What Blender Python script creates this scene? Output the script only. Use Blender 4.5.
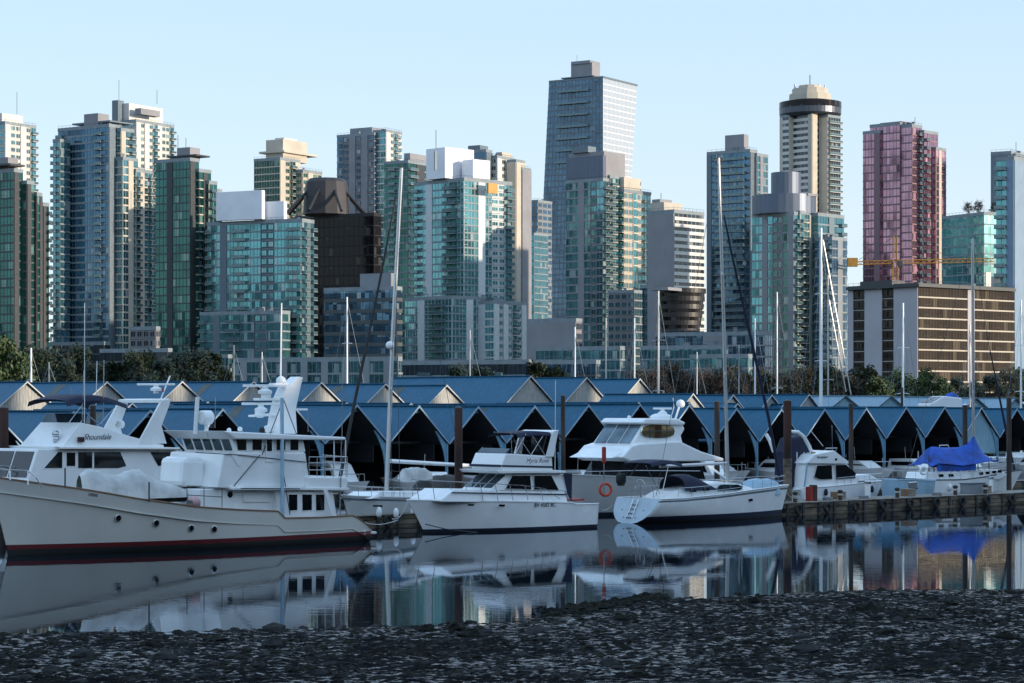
import bpy, math, random
from mathutils import Vector, Matrix
R = math.radians
random.seed(7)
for o in list(bpy.data.objects): bpy.data.objects.remove(o)
SC = bpy.context.scene
COL = SC.collection

# ------------------------------------------------------------------ camera, sky, sun, exposure
F, HZ, CH = 2300.0, 407.0, 7.0          # focal length in pixels, horizon row, eye height
cam = bpy.data.objects.new('camera', bpy.data.cameras.new('camera'))
COL.objects.link(cam); SC.camera = cam
cam.location = (0, 0, CH); cam.rotation_euler = (R(90), 0, 0)
cam.data.sensor_width = 36; cam.data.lens = F/1024*36
cam.data.shift_y = (HZ-341.5)/1024
cam.data.clip_start = 0.5; cam.data.clip_end = 20000
SUN_EL, SX, SY = 8.0, 0.93, -0.37       # sun height and the direction it stands in
w = bpy.data.worlds.new('World'); SC.world = w; w.use_nodes = True
nt = w.node_tree; bg = nt.nodes['Background']
sky = nt.nodes.new('ShaderNodeTexSky'); sky.sky_type = 'NISHITA'; sky.sun_disc = False
sky.sun_elevation = R(SUN_EL); sky.sun_rotation = math.atan2(SX, SY)
sky.air_density = 1.0; sky.dust_density = 0.3; sky.ozone_density = 2.2
# the clear evening sky: physical sky evened out with a pale blue that deepens upwards, then brightens above the view to lift shaded boats
tcw = nt.nodes.new('ShaderNodeTexCoord'); sxw = nt.nodes.new('ShaderNodeSeparateXYZ'); nt.links.new(tcw.outputs['Generated'], sxw.inputs[0])
rw = nt.nodes.new('ShaderNodeValToRGB'); rw.color_ramp.elements[0].color = (.445,.505,.565,1); rw.color_ramp.elements[1].color = (.25,.43,.66,1)
e_ = rw.color_ramp.elements.new(.17); e_.color = (.345,.455,.575,1); e_ = rw.color_ramp.elements.new(.30); e_.color = (.46,.60,.80,1); e_ = rw.color_ramp.elements.new(.08); e_.color = (.405,.485,.57,1)
nt.links.new(sxw.outputs[2], rw.inputs[0])
scw = nt.nodes.new('ShaderNodeVectorMath'); scw.operation = 'SCALE'; scw.inputs['Scale'].default_value = 6.1; nt.links.new(rw.outputs[0], scw.inputs[0])
mxw = nt.nodes.new('ShaderNodeMix'); mxw.data_type = 'RGBA'; mxw.inputs['Factor'].default_value = .82
nt.links.new(sky.outputs[0], mxw.inputs['A']); nt.links.new(scw.outputs[0], mxw.inputs['B'])
nt.links.new(mxw.outputs['Result'], bg.inputs[0]); bg.inputs[1].default_value = 0.15
sl = bpy.data.lights.new('sun', 'SUN'); sl.energy = 2.7; sl.angle = R(0.5); sl.color = (1.0, 0.84, 0.66)
sun = bpy.data.objects.new('sun', sl); COL.objects.link(sun)
sd = Vector((SX, SY, math.tan(R(SUN_EL))*math.hypot(SX, SY)))
sun.rotation_euler = sd.to_track_quat('Z', 'Y').to_euler(); sun.location = sd*300
SC.view_settings.view_transform = 'Standard'; SC.view_settings.look = 'None'
SC.view_settings.exposure = 1.02; SC.view_settings.gamma = 1
SC.cycles.max_bounces = 6; SC.cycles.caustics_reflective = False; SC.cycles.caustics_refractive = False

# ------------------------------------------------------------------ helpers
def at(px, py, Y): return Vector(((px-512)*Y/F, Y, CH-(py-HZ)*Y/F))
def zof(py, Y): return CH-(py-HZ)*Y/F
def Ywl(py): return F*CH/(py-HZ)

class MB:
    def __init__(s): s.v = []; s.f = []; s.m = []
    def add(s, vs, fs, mi=0):
        b = len(s.v); s.v += [tuple(v) for v in vs]
        for f in fs: s.f.append([b+i for i in f]); s.m.append(mi)
    def box(s, a, b, mi=0):
        x0, y0, z0 = a; x1, y1, z1 = b
        s.add([(x0,y0,z0),(x1,y0,z0),(x1,y1,z0),(x0,y1,z0),(x0,y0,z1),(x1,y0,z1),(x1,y1,z1),(x0,y1,z1)],
              [(0,3,2,1),(4,5,6,7),(0,1,5,4),(1,2,6,5),(2,3,7,6),(3,0,4,7)], mi)
    def loft(s, A, B, mi=0):            # two matching loops, capped
        n = len(A)
        s.add(list(A)+list(B), [tuple(range(n)), tuple(range(2*n-1, n-1, -1))]+[(i, n+i, n+(i+1)%n, (i+1)%n) for i in range(n)], mi)
    def tube(s, pts, r, n=6, mi=0, r1=None):
        pts = [Vector(p) for p in pts]; rings = []
        for i, p in enumerate(pts):
            d = (pts[min(i+1, len(pts)-1)]-pts[max(i-1, 0)]).normalized()
            a = d.cross(Vector((0, 0, 1)))
            if a.length < .01: a = Vector((1, 0, 0))
            a.normalize(); b = d.cross(a)
            rr = r if r1 is None else r+(r1-r)*i/(len(pts)-1)
            rings.append([p+a*rr*math.cos(2*math.pi*k/n)+b*rr*math.sin(2*math.pi*k/n) for k in range(n)])
        vs = [q for g in rings for q in g]; fs = []
        for i in range(len(rings)-1):
            for k in range(n): fs.append((i*n+k, i*n+(k+1)%n, (i+1)*n+(k+1)%n, (i+1)*n+k))
        fs += [tuple(range(n-1, -1, -1)), tuple(range(len(vs)-n, len(vs)))]
        s.add(vs, fs, mi)
    def lathe(s, prof, c=(0,0,0), n=16, mi=0, axis='z'):
        vs = []; fs = []
        for r, z in prof:
            for k in range(n):
                a = 2*math.pi*k/n; p = (r*math.cos(a), r*math.sin(a), z)
                if axis == 'x': p = (p[2], p[0], p[1])
                if axis == 'y': p = (p[0], p[2], p[1])
                vs.append((c[0]+p[0], c[1]+p[1], c[2]+p[2]))
        m = len(prof)
        for i in range(m-1):
            for k in range(n): fs.append((i*n+k, i*n+(k+1)%n, (i+1)*n+(k+1)%n, (i+1)*n+k))
        fs += [tuple(range(n-1, -1, -1)), tuple(range((m-1)*n, m*n))]
        s.add(vs, fs, mi)
    def grid(s, rows, mi=0, close=False):
        n = len(rows[0]); vs = [p for r_ in rows for p in r_]; fs = []
        for i in range(len(rows)-1):
            for k in range(n if close else n-1): fs.append((i*n+k, i*n+(k+1)%n, (i+1)*n+(k+1)%n, (i+1)*n+k))
        s.add(vs, fs, mi)
    def mesh(s, name, mats, smooth=False):
        me = bpy.data.meshes.new(name); me.from_pydata(s.v, [], s.f)
        if not isinstance(mats, (list, tuple)): mats = [mats]
        for m in mats: me.materials.append(m)
        me.polygons.foreach_set('material_index', s.m)
        if smooth: me.polygons.foreach_set('use_smooth', [True]*len(s.f))
        me.update(); return me
    def build(s, name, mats, parent=None, bevel=0, smooth=False, fix=False):
        me = s.mesh(name, mats, smooth)
        if fix:
            import bmesh
            b = bmesh.new(); b.from_mesh(me); bmesh.ops.remove_doubles(b, verts=b.verts, dist=1e-4)
            bmesh.ops.recalc_face_normals(b, faces=b.faces); b.to_mesh(me); b.free()
        o = bpy.data.objects.new(name, me); COL.objects.link(o); o.parent = parent
        if bevel:
            m = o.modifiers.new('bevel', 'BEVEL'); m.width = bevel; m.segments = 2; m.limit_method = 'ANGLE'; m.angle_limit = R(35)
        return o
def put(name, me, parent=None, loc=(0,0,0), rz=0, sc=1):
    o = bpy.data.objects.new(name, me); COL.objects.link(o); o.parent = parent
    o.location = loc; o.rotation_euler = (0, 0, rz); o.scale = (sc,)*3 if not isinstance(sc, tuple) else sc
    return o
def empty(name, loc, rz=0):
    o = bpy.data.objects.new(name, None); COL.objects.link(o); o.location = loc; o.rotation_euler = (0, 0, rz)
    o.empty_display_size = .5; return o
def tag(o, label=None, cat=None, group=None, kind=None):
    if label: o['label'] = label
    if cat: o['category'] = cat
    if group: o['group'] = group
    if kind: o['kind'] = kind
    return o
def copy_tree(o, parent=None):
    c = o.copy(); COL.objects.link(c); c.parent = parent
    for ch in list(o.children): copy_tree(ch, c)
    return c

# ------------------------------------------------------------------ materials
M = {}
def nodes(name):
    m = bpy.data.materials.new(name); m.use_nodes = True
    return m, m.node_tree, m.node_tree.nodes['Principled BSDF']
def N(nt, t, **kw):
    n = nt.nodes.new(t)
    for k, v in kw.items(): setattr(n, k, v)
    return n
def ramp(nt, stops, mode='LINEAR'):
    r = nt.nodes.new('ShaderNodeValToRGB'); r.color_ramp.interpolation = mode; e = r.color_ramp.elements
    while len(e) < len(stops): e.new(.5)
    for k, (p, c) in enumerate(stops): e[k].position = p; e[k].color = (*c, 1) if len(c) == 3 else c
    return r
def mat(name, c, rough=.5, metal=0, var=.12, scale=1.5, bump=0, stretch=(1,1,1), spec=None, darktone=None):
    """painted or natural surface: base colour broken by large and small noise, optional streaks"""
    m, nt, p = nodes(name); L = nt.links.new
    tc = N(nt, 'ShaderNodeTexCoord'); mp = N(nt, 'ShaderNodeMapping'); mp.inputs['Scale'].default_value = stretch
    L(tc.outputs['Object'], mp.inputs[0])
    n1 = N(nt, 'ShaderNodeTexNoise'); n1.inputs['Scale'].default_value = scale; n1.inputs['Detail'].default_value = 6
    L(mp.outputs[0], n1.inputs['Vector'])
    d = darktone or tuple(x*(1-var*2.2) for x in c); b = tuple(min(1, x*(1+var*.5)) for x in c)
    r = ramp(nt, [(.3, d), (.62, b)]); L(n1.outputs[0], r.inputs[0]); L(r.outputs[0], p.inputs['Base Color'])
    p.inputs['Roughness'].default_value = rough; p.inputs['Metallic'].default_value = metal
    rr = N(nt, 'ShaderNodeMapRange'); rr.inputs[3].default_value = rough*.75; rr.inputs[4].default_value = min(1, rough*1.3)
    L(n1.outputs[0], rr.inputs[0]); L(rr.outputs[0], p.inputs['Roughness'])
    if spec is not None: p.inputs['Specular IOR Level'].default_value = spec
    if bump:
        n2 = N(nt, 'ShaderNodeTexNoise'); n2.inputs['Scale'].default_value = scale*6; n2.inputs['Detail'].default_value = 4
        L(mp.outputs[0], n2.inputs['Vector']); bp = N(nt, 'ShaderNodeBump'); bp.inputs['Strength'].default_value = .5; bp.inputs['Distance'].default_value = bump
        L(n2.outputs[0], bp.inputs['Height']); L(bp.outputs[0], p.inputs['Normal'])
    M[name] = m; return m
def glass(name, dark, mid, pale=(.30,.36,.36), metal=.45, rough=.06, pw=1.5, pfrac=.12, tilt=.02, ph=3.0, spec=.8, hi=1.3, pn=.28):
    """window panes: every pane has its own tint, some with blinds, and a slightly different tilt"""
    m, nt, p = nodes(name); L = nt.links.new
    tc = N(nt, 'ShaderNodeTexCoord'); oi = N(nt, 'ShaderNodeObjectInfo')
    dv = N(nt, 'ShaderNodeVectorMath', operation='DIVIDE'); dv.inputs[1].default_value = (pw, pw, ph)
    L(tc.outputs['Object'], dv.inputs[0])
    fl = N(nt, 'ShaderNodeVectorMath', operation='FLOOR'); L(dv.outputs[0], fl.inputs[0])
    wn = N(nt, 'ShaderNodeTexWhiteNoise', noise_dimensions='4D'); L(fl.outputs[0], wn.inputs['Vector']); L(oi.outputs['Random'], wn.inputs['W'])
    # broad patches that join neighbouring panes
    ad = N(nt, 'ShaderNodeMath', operation='MULTIPLY_ADD'); ad.inputs[1].default_value = 1.0
    ge = N(nt, 'ShaderNodeNewGeometry'); nz = N(nt, 'ShaderNodeTexNoise'); nz.inputs['Scale'].default_value = .09; nz.inputs['Detail'].default_value = 3
    L(ge.outputs['Position'], nz.inputs['Vector'])
    mixv = N(nt, 'ShaderNodeMath', operation='MULTIPLY_ADD'); mixv.inputs[1].default_value = pn
    L(wn.outputs['Value'], mixv.inputs[0]); sc = N(nt, 'ShaderNodeMath', operation='MULTIPLY'); sc.inputs[1].default_value = .75
    L(nz.outputs[0], sc.inputs[0]); L(sc.outputs[0], mixv.inputs[2])
    r = ramp(nt, [(.22, dark), (.5, mid), (.74, tuple(min(1, x*hi) for x in mid))]); L(mixv.outputs[0], r.inputs[0])
    gt = N(nt, 'ShaderNodeMath', operation='LESS_THAN'); gt.inputs[1].default_value = pfrac; L(wn.outputs['Value'], gt.inputs[0])
    mx = N(nt, 'ShaderNodeMix', data_type='RGBA'); L(gt.outputs[0], mx.inputs['Factor']); L(r.outputs[0], mx.inputs['A']); mx.inputs['B'].default_value = (*pale, 1)
    L(mx.outputs['Result'], p.inputs['Base Color'])
    mm = N(nt, 'ShaderNodeMath', operation='MULTIPLY_ADD'); mm.inputs[1].default_value = -metal*.7; mm.inputs[2].default_value = metal
    L(gt.outputs[0], mm.inputs[0]); L(mm.outputs[0], p.inputs['Metallic'])
    p.inputs['Roughness'].default_value = rough; p.inputs['Specular IOR Level'].default_value = spec
    s1 = N(nt, 'ShaderNodeVectorMath', operation='SUBTRACT'); s1.inputs[1].default_value = (.5,.5,.5); L(wn.outputs['Color'], s1.inputs[0])
    s2 = N(nt, 'ShaderNodeVectorMath', operation='SCALE'); s2.inputs['Scale'].default_value = tilt; L(s1.outputs[0], s2.inputs[0])
    s3 = N(nt, 'ShaderNodeVectorMath', operation='ADD'); L(ge.outputs['Normal'], s3.inputs[0]); L(s2.outputs[0], s3.inputs[1])
    s4 = N(nt, 'ShaderNodeVectorMath', operation='NORMALIZE'); L(s3.outputs[0], s4.inputs[0]); L(s4.outputs[0], p.inputs['Normal'])
    M[name] = m; return m
glass('teal', (.025,.09,.10), (.11,.30,.33), pale=(.32,.42,.42), metal=.75, pfrac=.07)
glass('teal2', (.02,.07,.085), (.08,.22,.26), pale=(.25,.33,.34), metal=.75, pfrac=.06)
glass('blueg', (.015,.045,.075), (.06,.13,.20), pale=(.2,.26,.30), metal=.75, pfrac=.06)
glass('greeng', (.006,.035,.035), (.025,.11,.10), pale=(.12,.25,.22), metal=.6, pfrac=.06)
glass('darkg', (.008,.012,.018), (.03,.045,.06), pale=(.2,.22,.22), metal=.4, pfrac=.08)
glass('shang', (.03,.06,.09), (.07,.13,.19), pale=(.12,.19,.25), metal=.5, pfrac=.05)
glass('whiteg', (.42,.46,.50), (.44,.48,.52), pale=(.3,.34,.38), metal=.3, pfrac=0, rough=.3, tilt=.004, hi=1.0, pn=.1)
glass('pinkg', (.055,.025,.035), (.38,.21,.27), pale=(.55,.30,.38), metal=.85, pfrac=.1)  # darkest patches stand in for mirrored neighbouring buildings
glass('browng', (.012,.009,.007), (.035,.025,.018), pale=(.10,.08,.055), metal=.0, pfrac=.08, rough=.06, spec=.15)
glass('blackg', (.004,.0035,.004), (.010,.008,.009), pale=(.05,.045,.04), metal=.0, pfrac=.04, spec=.22)
mat('conc_w', (.62,.60,.55), .75, var=.06, scale=.15); mat('conc_b', (.50,.45,.37), .8, var=.07, scale=.15)
mat('conc_g', (.23,.25,.27), .8, var=.08, scale=.15); mat('conc_m', (.25,.25,.265), .8, var=.08, scale=.12)
mat('discmetal', (.07,.08,.10), .35, .5, var=.15, scale=.3, stretch=(4,4,.1)); mat('mauve', (.40,.385,.41), .8, var=.05, scale=.1); mat('bluepanel', (.20,.28,.37), .6, var=.05, scale=.2); mat('browncrown', (.03,.029,.032), .6, var=.1, scale=.2); mat('metalroof', (.11,.135,.18), .45, .4, var=.10, scale=.3, stretch=(4,4,.1)); mat('whitepanel', (.80,.80,.83), .6, var=.04, scale=.2)
mat('frame_g', (.14,.18,.21), .5, .3, var=.1); mat('frame_w', (.55,.58,.58), .5, var=.06); mat('frame_d', (.05,.055,.06), .5, .2)
mat('slab_g', (.22,.26,.28), .7, var=.1, scale=.5); mat('slab_d', (.07,.08,.08), .7); mat('brown', (.016,.013,.013), .5, var=.1, scale=.2)
mat('pinkfr', (.22,.13,.15), .6, var=.08); mat('orange', (.65,.28,.06), .6); mat('balglass', (.12,.20,.22), .1, .4, var=.2, scale=2)
mat('navy', (.008,.012,.04), .75, bump=.01, var=.2); mat('white', (.87,.88,.87), .25, var=.03, scale=.8, spec=.5)
mat('cream', (.68,.655,.59), .3, var=.05, scale=.35, stretch=(1,1,.3)); mat('hullgrey', (.50,.51,.50), .32, var=.05, scale=.5)
mat('antifoul', (.012,.014,.013), .7); mat('maroon', (.13,.012,.016), .5); mat('wood', (.22,.12,.06), .5, scale=3, stretch=(.3,3,3))
mat('winblack', (.006,.007,.009), .05, var=.1, spec=.6); mat('winblue', (.05,.08,.10), .05, .55, var=.25, scale=.6); mat('steel', (.55,.56,.58), .25, .9, var=.05)
mat('rubber', (.012,.012,.012), .7); mat('alu', (.55,.55,.54), .35, .6, var=.05, scale=.5); mat('sailgrey', (.62,.62,.60), .9, var=.15, scale=1.2, bump=.05)
mat('tarp', (.01,.085,.46), .55, var=.25, scale=1.2, bump=.06); mat('goldreflect', (.95,.85,.62), .04, 1.0, var=.2, scale=2.4, darktone=(.5,.36,.2))  # oval window: golden sky reflection painted into its colour
mat('pinkbuoy', (.55,.33,.33), .5); mat('winglass', (.16,.22,.26), .08, .5, var=.3, scale=.5); mat('transomblue', (.47,.57,.64), .35, var=.05); mat('paleblue', (.33,.50,.62), .4, var=.06); mat('redpaint', (.35,.03,.02), .6, var=.2); mat('lifering', (.65,.07,.03), .5); mat('tan', (.35,.28,.2), .7)
mat('yellow', (.33,.17,.025), .5); mat('rust', (.065,.027,.019), .85, var=.4, scale=1.2, bump=.02, stretch=(1,1,.3)); mat('pilewood', (.07,.05,.04), .9, var=.35, scale=2, bump=.03, stretch=(2,2,.2))
mat('dockwood', (.19,.145,.10), .9, var=.4, scale=1.2, bump=.03, stretch=(.4,2,2)); mat('dockdeck', (.28,.25,.21), .85, var=.3, scale=1.0, bump=.02)
mat('mudweed', (.012,.013,.009), .85, spec=.1, var=.4, scale=3, bump=.05); mat('rock', (.03,.03,.03), .85, spec=.1, var=.35, scale=2, bump=.05)
mat('bark', (.06,.045,.035), .95, var=.3, scale=3, bump=.03); mat('winsea', (.02,.03,.035), .08)
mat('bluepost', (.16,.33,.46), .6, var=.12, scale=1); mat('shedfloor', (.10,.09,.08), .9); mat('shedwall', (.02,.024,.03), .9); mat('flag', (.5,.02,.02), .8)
def leafmat(name, a, b):
    m, nt, p = nodes(name); L = nt.links.new
    ge = N(nt, 'ShaderNodeNewGeometry'); r = ramp(nt, [(0, a), (1, b)]); L(ge.outputs['Random Per Island'], r.inputs[0]); L(r.outputs[0], p.inputs['Base Color'])
    p.inputs['Roughness'].default_value = .6; p.inputs['Transmission Weight'].default_value = 0
    M[name] = m
leafmat('leaf_dark', (.007,.016,.008), (.018,.034,.013)); leafmat('leaf_green', (.02,.045,.012), (.05,.08,.02)); leafmat('leaf_red', (.022,.017,.013), (.048,.036,.026)); leafmat('leaf_grey', (.025,.034,.02), (.06,.06,.035))  # leaf_dark: shade of the left shore worked into the leaf colour
# corrugated / standing seam roof: fine ribs running down the slope, faded patches
def ribbed(name, c, d, axis=0, freq=18, rough=.45, amp=.012):
    m, nt, p = nodes(name); L = nt.links.new
    tc = N(nt, 'ShaderNodeTexCoord'); sx = N(nt, 'ShaderNodeSeparateXYZ'); L(tc.outputs['Object'], sx.inputs[0])
    mu = N(nt, 'ShaderNodeMath', operation='MULTIPLY'); mu.inputs[1].default_value = freq; L(sx.outputs[axis], mu.inputs[0])
    sn = N(nt, 'ShaderNodeMath', operation='SINE'); L(mu.outputs[0], sn.inputs[0])
    bp = N(nt, 'ShaderNodeBump'); bp.inputs['Distance'].default_value = amp; bp.inputs['Strength'].default_value = .7; L(sn.outputs[0], bp.inputs['Height']); L(bp.outputs[0], p.inputs['Normal'])
    mp = N(nt, 'ShaderNodeMapping'); mp.inputs['Scale'].default_value = (.25,.25,.25); mp.inputs['Scale'].default_value[axis] = 2.5
    oi = N(nt, 'ShaderNodeObjectInfo'); L(tc.outputs['Object'], mp.inputs[0]); L(oi.outputs['Location'], mp.inputs['Location'])
    n1 = N(nt, 'ShaderNodeTexNoise'); n1.inputs['Detail'].default_value = 7; n1.inputs['Roughness'].default_value = .65; L(mp.outputs[0], n1.inputs['Vector'])
    r = ramp(nt, [(.38, d), (.60, c)]); L(n1.outputs[0], r.inputs[0]); L(r.outputs[0], p.inputs['Base Color']); p.inputs['Roughness'].default_value = rough
    M[name] = m
mat('trimblue', (.30,.42,.52), .6)
ribbed('roofblue', (.003,.115,.21), (.002,.066,.130), axis=1, freq=24, rough=.6)
ribbed('roofgrey', (.22,.34,.42), (.15,.25,.32), axis=1, freq=24)
ribbed('siding', (.43,.43,.40), (.28,.275,.25), axis=0, freq=22, rough=.8, amp=.02)
ribbed('sidingblue', (.25,.42,.50), (.18,.32,.40), axis=0, freq=22, rough=.8, amp=.02)
mat('skylight', (.06,.075,.065), .5, var=.3, scale=1)

# ------------------------------------------------------------------ ground, water, mudflat
def hsh(x, y): 
    v = math.sin(x*12.9898+y*78.233)*43758.5453; return v-math.floor(v)
def vn(x, y):
    xi, yi = math.floor(x), math.floor(y); fx, fy = x-xi, y-yi; fx = fx*fx*(3-2*fx); fy = fy*fy*(3-2*fy)
    a, b, c, d = hsh(xi, yi), hsh(xi+1, yi), hsh(xi, yi+1), hsh(xi+1, yi+1)
    return a+(b-a)*fx+(c-a)*fy+(a-b-c+d)*fx*fy
def fbm(x, y, o=4):
    s = 0; a = .5
    for _ in range(o): s += a*vn(x, y); x *= 2.1; y *= 2.1; a *= .5
    return s
def land(x, y):
    far = max(0, min(1, (y-392)/12)); z1 = -2+far*6.5+max(0, y-420)*.010*(1 if y < 2500 else 0)+(21 if y >= 2500 else 0)
    right = max(0, min(1, (x-(68+.45*y))/14)); z2 = -2+right*5.5
    near = max(0, min(1, (14-y)/10)); z3 = -2+near*7.4
    back = 4 if y < -200 else -9
    return max(z1, z2, z3, back)
xs = [-6000,-3000,-1500,-900,-600]+[-450+i*12 for i in range(75)]+[600,900,1500,3000,6000]
ys = [-3000,-1200,-500,-300,-200]+[-150+i*8 for i in range(88)]+[700,900,1200,1600,2100,2500,3500,6000,12000]
g = MB(); g.grid([[(x, y, land(x, y)) for x in xs] for y in ys])
mat('landmat', (.07,.075,.05), .95, var=.3, scale=.05)
tag(g.build('ground', M['landmat'], smooth=True, fix=True), kind='structure')
# water
m, nt, p = nodes('water'); L = nt.links.new
p.inputs['Base Color'].default_value = (.006,.012,.018,1); p.inputs['Roughness'].default_value = .03; p.inputs['IOR'].default_value = 1.33
tc = N(nt, 'ShaderNodeTexCoord'); mp = N(nt, 'ShaderNodeMapping'); mp.inputs['Scale'].default_value = (.42, 1.25, 1); L(tc.outputs['Object'], mp.inputs[0])
n1 = N(nt, 'ShaderNodeTexNoise'); n1.inputs['Scale'].default_value = 1.6; n1.inputs['Detail'].default_value = 3; L(mp.outputs[0], n1.inputs['Vector'])
n2 = N(nt, 'ShaderNodeTexNoise'); n2.inputs['Scale'].default_value = .045; n2.inputs['Detail'].default_value = 2; L(tc.outputs['Object'], n2.inputs['Vector'])
mr = N(nt, 'ShaderNodeMapRange'); mr.inputs[1].default_value = .42; mr.inputs[2].default_value = .62; mr.inputs[3].default_value = .25; mr.inputs[4].default_value = 1.0; L(n2.outputs[0], mr.inputs[0])
bp = N(nt, 'ShaderNodeBump'); bp.inputs['Distance'].default_value = .0036; L(mr.outputs[0], bp.inputs['Strength']); L(n1.outputs[0], bp.inputs['Height']); L(bp.outputs[0], p.inputs['Normal'])
gl_ = N(nt, 'ShaderNodeBsdfGlossy'); gl_.inputs['Color'].default_value = (.80,.84,.88,1); gl_.inputs['Roughness'].default_value = .012; L(bp.outputs[0], gl_.inputs['Normal'])
df = N(nt, 'ShaderNodeBsdfDiffuse'); df.inputs['Color'].default_value = (.006,.010,.014,1); fr_ = N(nt, 'ShaderNodeFresnel'); fr_.inputs['IOR'].default_value = 1.33; L(bp.outputs[0], fr_.inputs['Normal'])
ms_ = N(nt, 'ShaderNodeMixShader'); L(fr_.outputs[0], ms_.inputs[0]); L(df.outputs[0], ms_.inputs[1]); L(gl_.outputs[0], ms_.inputs[2]); L(ms_.outputs[0], nt.nodes['Material Output'].inputs['Surface'])
M['water'] = m
g = MB(); g.add([(-900,20,0),(420,20,0),(420,640,0),(-900,640,0)], [(0,1,2,3)])
tag(g.build('water', M['water']), kind='structure')
# mudflat
def edge(x):                            # how far out the water's edge lies
    pts = [(-40,69),(-16,70.5),(-8,72.5),(-3,74),(0,75),(2,79),(5,84),(9,86.5),(16,88),(22,88.5),(40,90)]
    for (a, b), (c, d) in zip(pts, pts[1:]):
        if a <= x <= c: return b+(d-b)*(x-a)/(c-a)
    return 69 if x < 0 else 90
def mudz(x, y):
    e = edge(x); d = e-y
    z = .018*d if d > 0 else .05*d
    if y < 50: z += (50-y)*.05
    a = min(1, max(.25, d*.12+.6)) if d > -4 else .3
    z += (fbm(x*.22+9, y*.3, 4)-.47)*.16*a+(fbm(x*1.9, y*2.6+40, 3)-.45)*.09*a+(fbm(x*6.5, y*8, 2)-.37)*.11*a
    return z
xs = [-46+i*.16 for i in range(576)]; ys = []
y = 14.0
while y < 93: ys.append(y); y += .10+.0035*max(0, y-50) if y > 54 else 1.2
rows = []
for y in ys:
    hw = y*.2226+5; sx = hw/46
    rows.append([(x*sx, y, mudz(x*sx, y)) for x in xs])
g = MB(); g.grid(rows)
m, nt, p = nodes('mud'); L = nt.links.new
tc = N(nt, 'ShaderNodeTexCoord')
n1 = N(nt, 'ShaderNodeTexNoise'); n1.inputs['Scale'].default_value = .9; n1.inputs['Detail'].default_value = 9; n1.inputs['Roughness'].default_value = .7; L(tc.outputs['Object'], n1.inputs['Vector'])
r = ramp(nt, [(.35, (.004,.0045,.005)), (.52, (.008,.0085,.009)), (.70, (.024,.025,.026))]); L(n1.outputs[0], r.inputs[0]); L(r.outputs[0], p.inputs['Base Color'])
n3 = N(nt, 'ShaderNodeTexNoise'); n3.inputs['Scale'].default_value = 5.0; n3.inputs['Detail'].default_value = 6; mp3 = N(nt, 'ShaderNodeMapping'); mp3.inputs['Scale'].default_value = (.55, 1.0, 1.0); L(tc.outputs['Object'], mp3.inputs[0]); L(mp3.outputs[0], n3.inputs['Vector'])
nb = N(nt, 'ShaderNodeTexNoise'); nb.inputs['Scale'].default_value = .13; L(tc.outputs['Object'], nb.inputs['Vector'])
ma = N(nt, 'ShaderNodeMath', operation='MULTIPLY_ADD'); ma.inputs[1].default_value = -.32; L(nb.outputs[0], ma.inputs[0]); mb2 = N(nt, 'ShaderNodeMath', operation='ADD'); mb2.inputs[1].default_value = .17; L(n3.outputs[0], mb2.inputs[0]); L(mb2.outputs[0], ma.inputs[2])
sp_ = ramp(nt, [(.40, (.34,.34,.34)), (.47, (.02,.02,.02))]); L(ma.outputs[0], sp_.inputs[0]); L(sp_.outputs[0], p.inputs['Specular IOR Level'])
rr = ramp(nt, [(.40, (.10,.10,.10)), (.48, (.9,.9,.9))]); L(ma.outputs[0], rr.inputs[0]); L(rr.outputs[0], p.inputs['Roughness'])
n4 = N(nt, 'ShaderNodeTexNoise'); n4.inputs['Scale'].default_value = 7; n4.inputs['Detail'].default_value = 6; L(tc.outputs['Object'], n4.inputs['Vector'])
bp = N(nt, 'ShaderNodeBump'); bp.inputs['Distance'].default_value = .12; bp.inputs['Strength'].default_value = 1.0; L(n4.outputs[0], bp.inputs['Height']); L(bp.outputs[0], p.inputs['Normal'])
M['mud'] = m
tag(g.build('mudflat', M['mud'], smooth=False), kind='structure')
# stones and weed clumps on the mud
rng = random.Random(3)
def blob(mb, c, r, h, n=7, mi=0):
    rings = []
    for zz, k in ((0, 1), (.45, .92), (.8, .6), (1, .15)):
        rings.append([(c[0]+r*k*math.cos(a*2*math.pi/n)*rng.uniform(.75,1.25), c[1]+r*k*math.sin(a*2*math.pi/n)*rng.uniform(.75,1.25), c[2]-.05+h*zz*rng.uniform(.8,1.2)) for a in range(n)])
    mb.grid(rings, mi, close=True); b = len(mb.v)-n; mb.f.append(list(range(b, b+n))); mb.m.append(mi)
g = MB()
for i in range(2600):
    y = rng.uniform(56, 90); x = rng.uniform(-.225, .225)*y
    if y > edge(x)+.3: continue
    s = rng.uniform(.05,.16)*(1 if rng.random() < .97 else 2.2)
    blob(g, (x, y, max(mudz(x, y), -.05)), s*rng.uniform(1,1.8), s*.8, 6, 0 if rng.random() < .6 else 1)
tag(g.build('seaweed_and_stones', [M['mudweed'], M['rock']]), 'dark seaweed clumps and small stones strewn over the wet mudflat', 'seaweed', kind='stuff')
g = MB()
for i in range(150):
    x = rng.uniform(1.2, 5.6); y = edge(x)-rng.uniform(-1.1, .9)-.2; s = rng.uniform(.08,.22)
    blob(g, (x, y, 0), s*1.6, s*1.1, 6)
tag(g.build('seaweed_bank', M['mudweed']), 'low bank of dark weed at the water edge in the middle', 'seaweed', kind='stuff')

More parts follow.
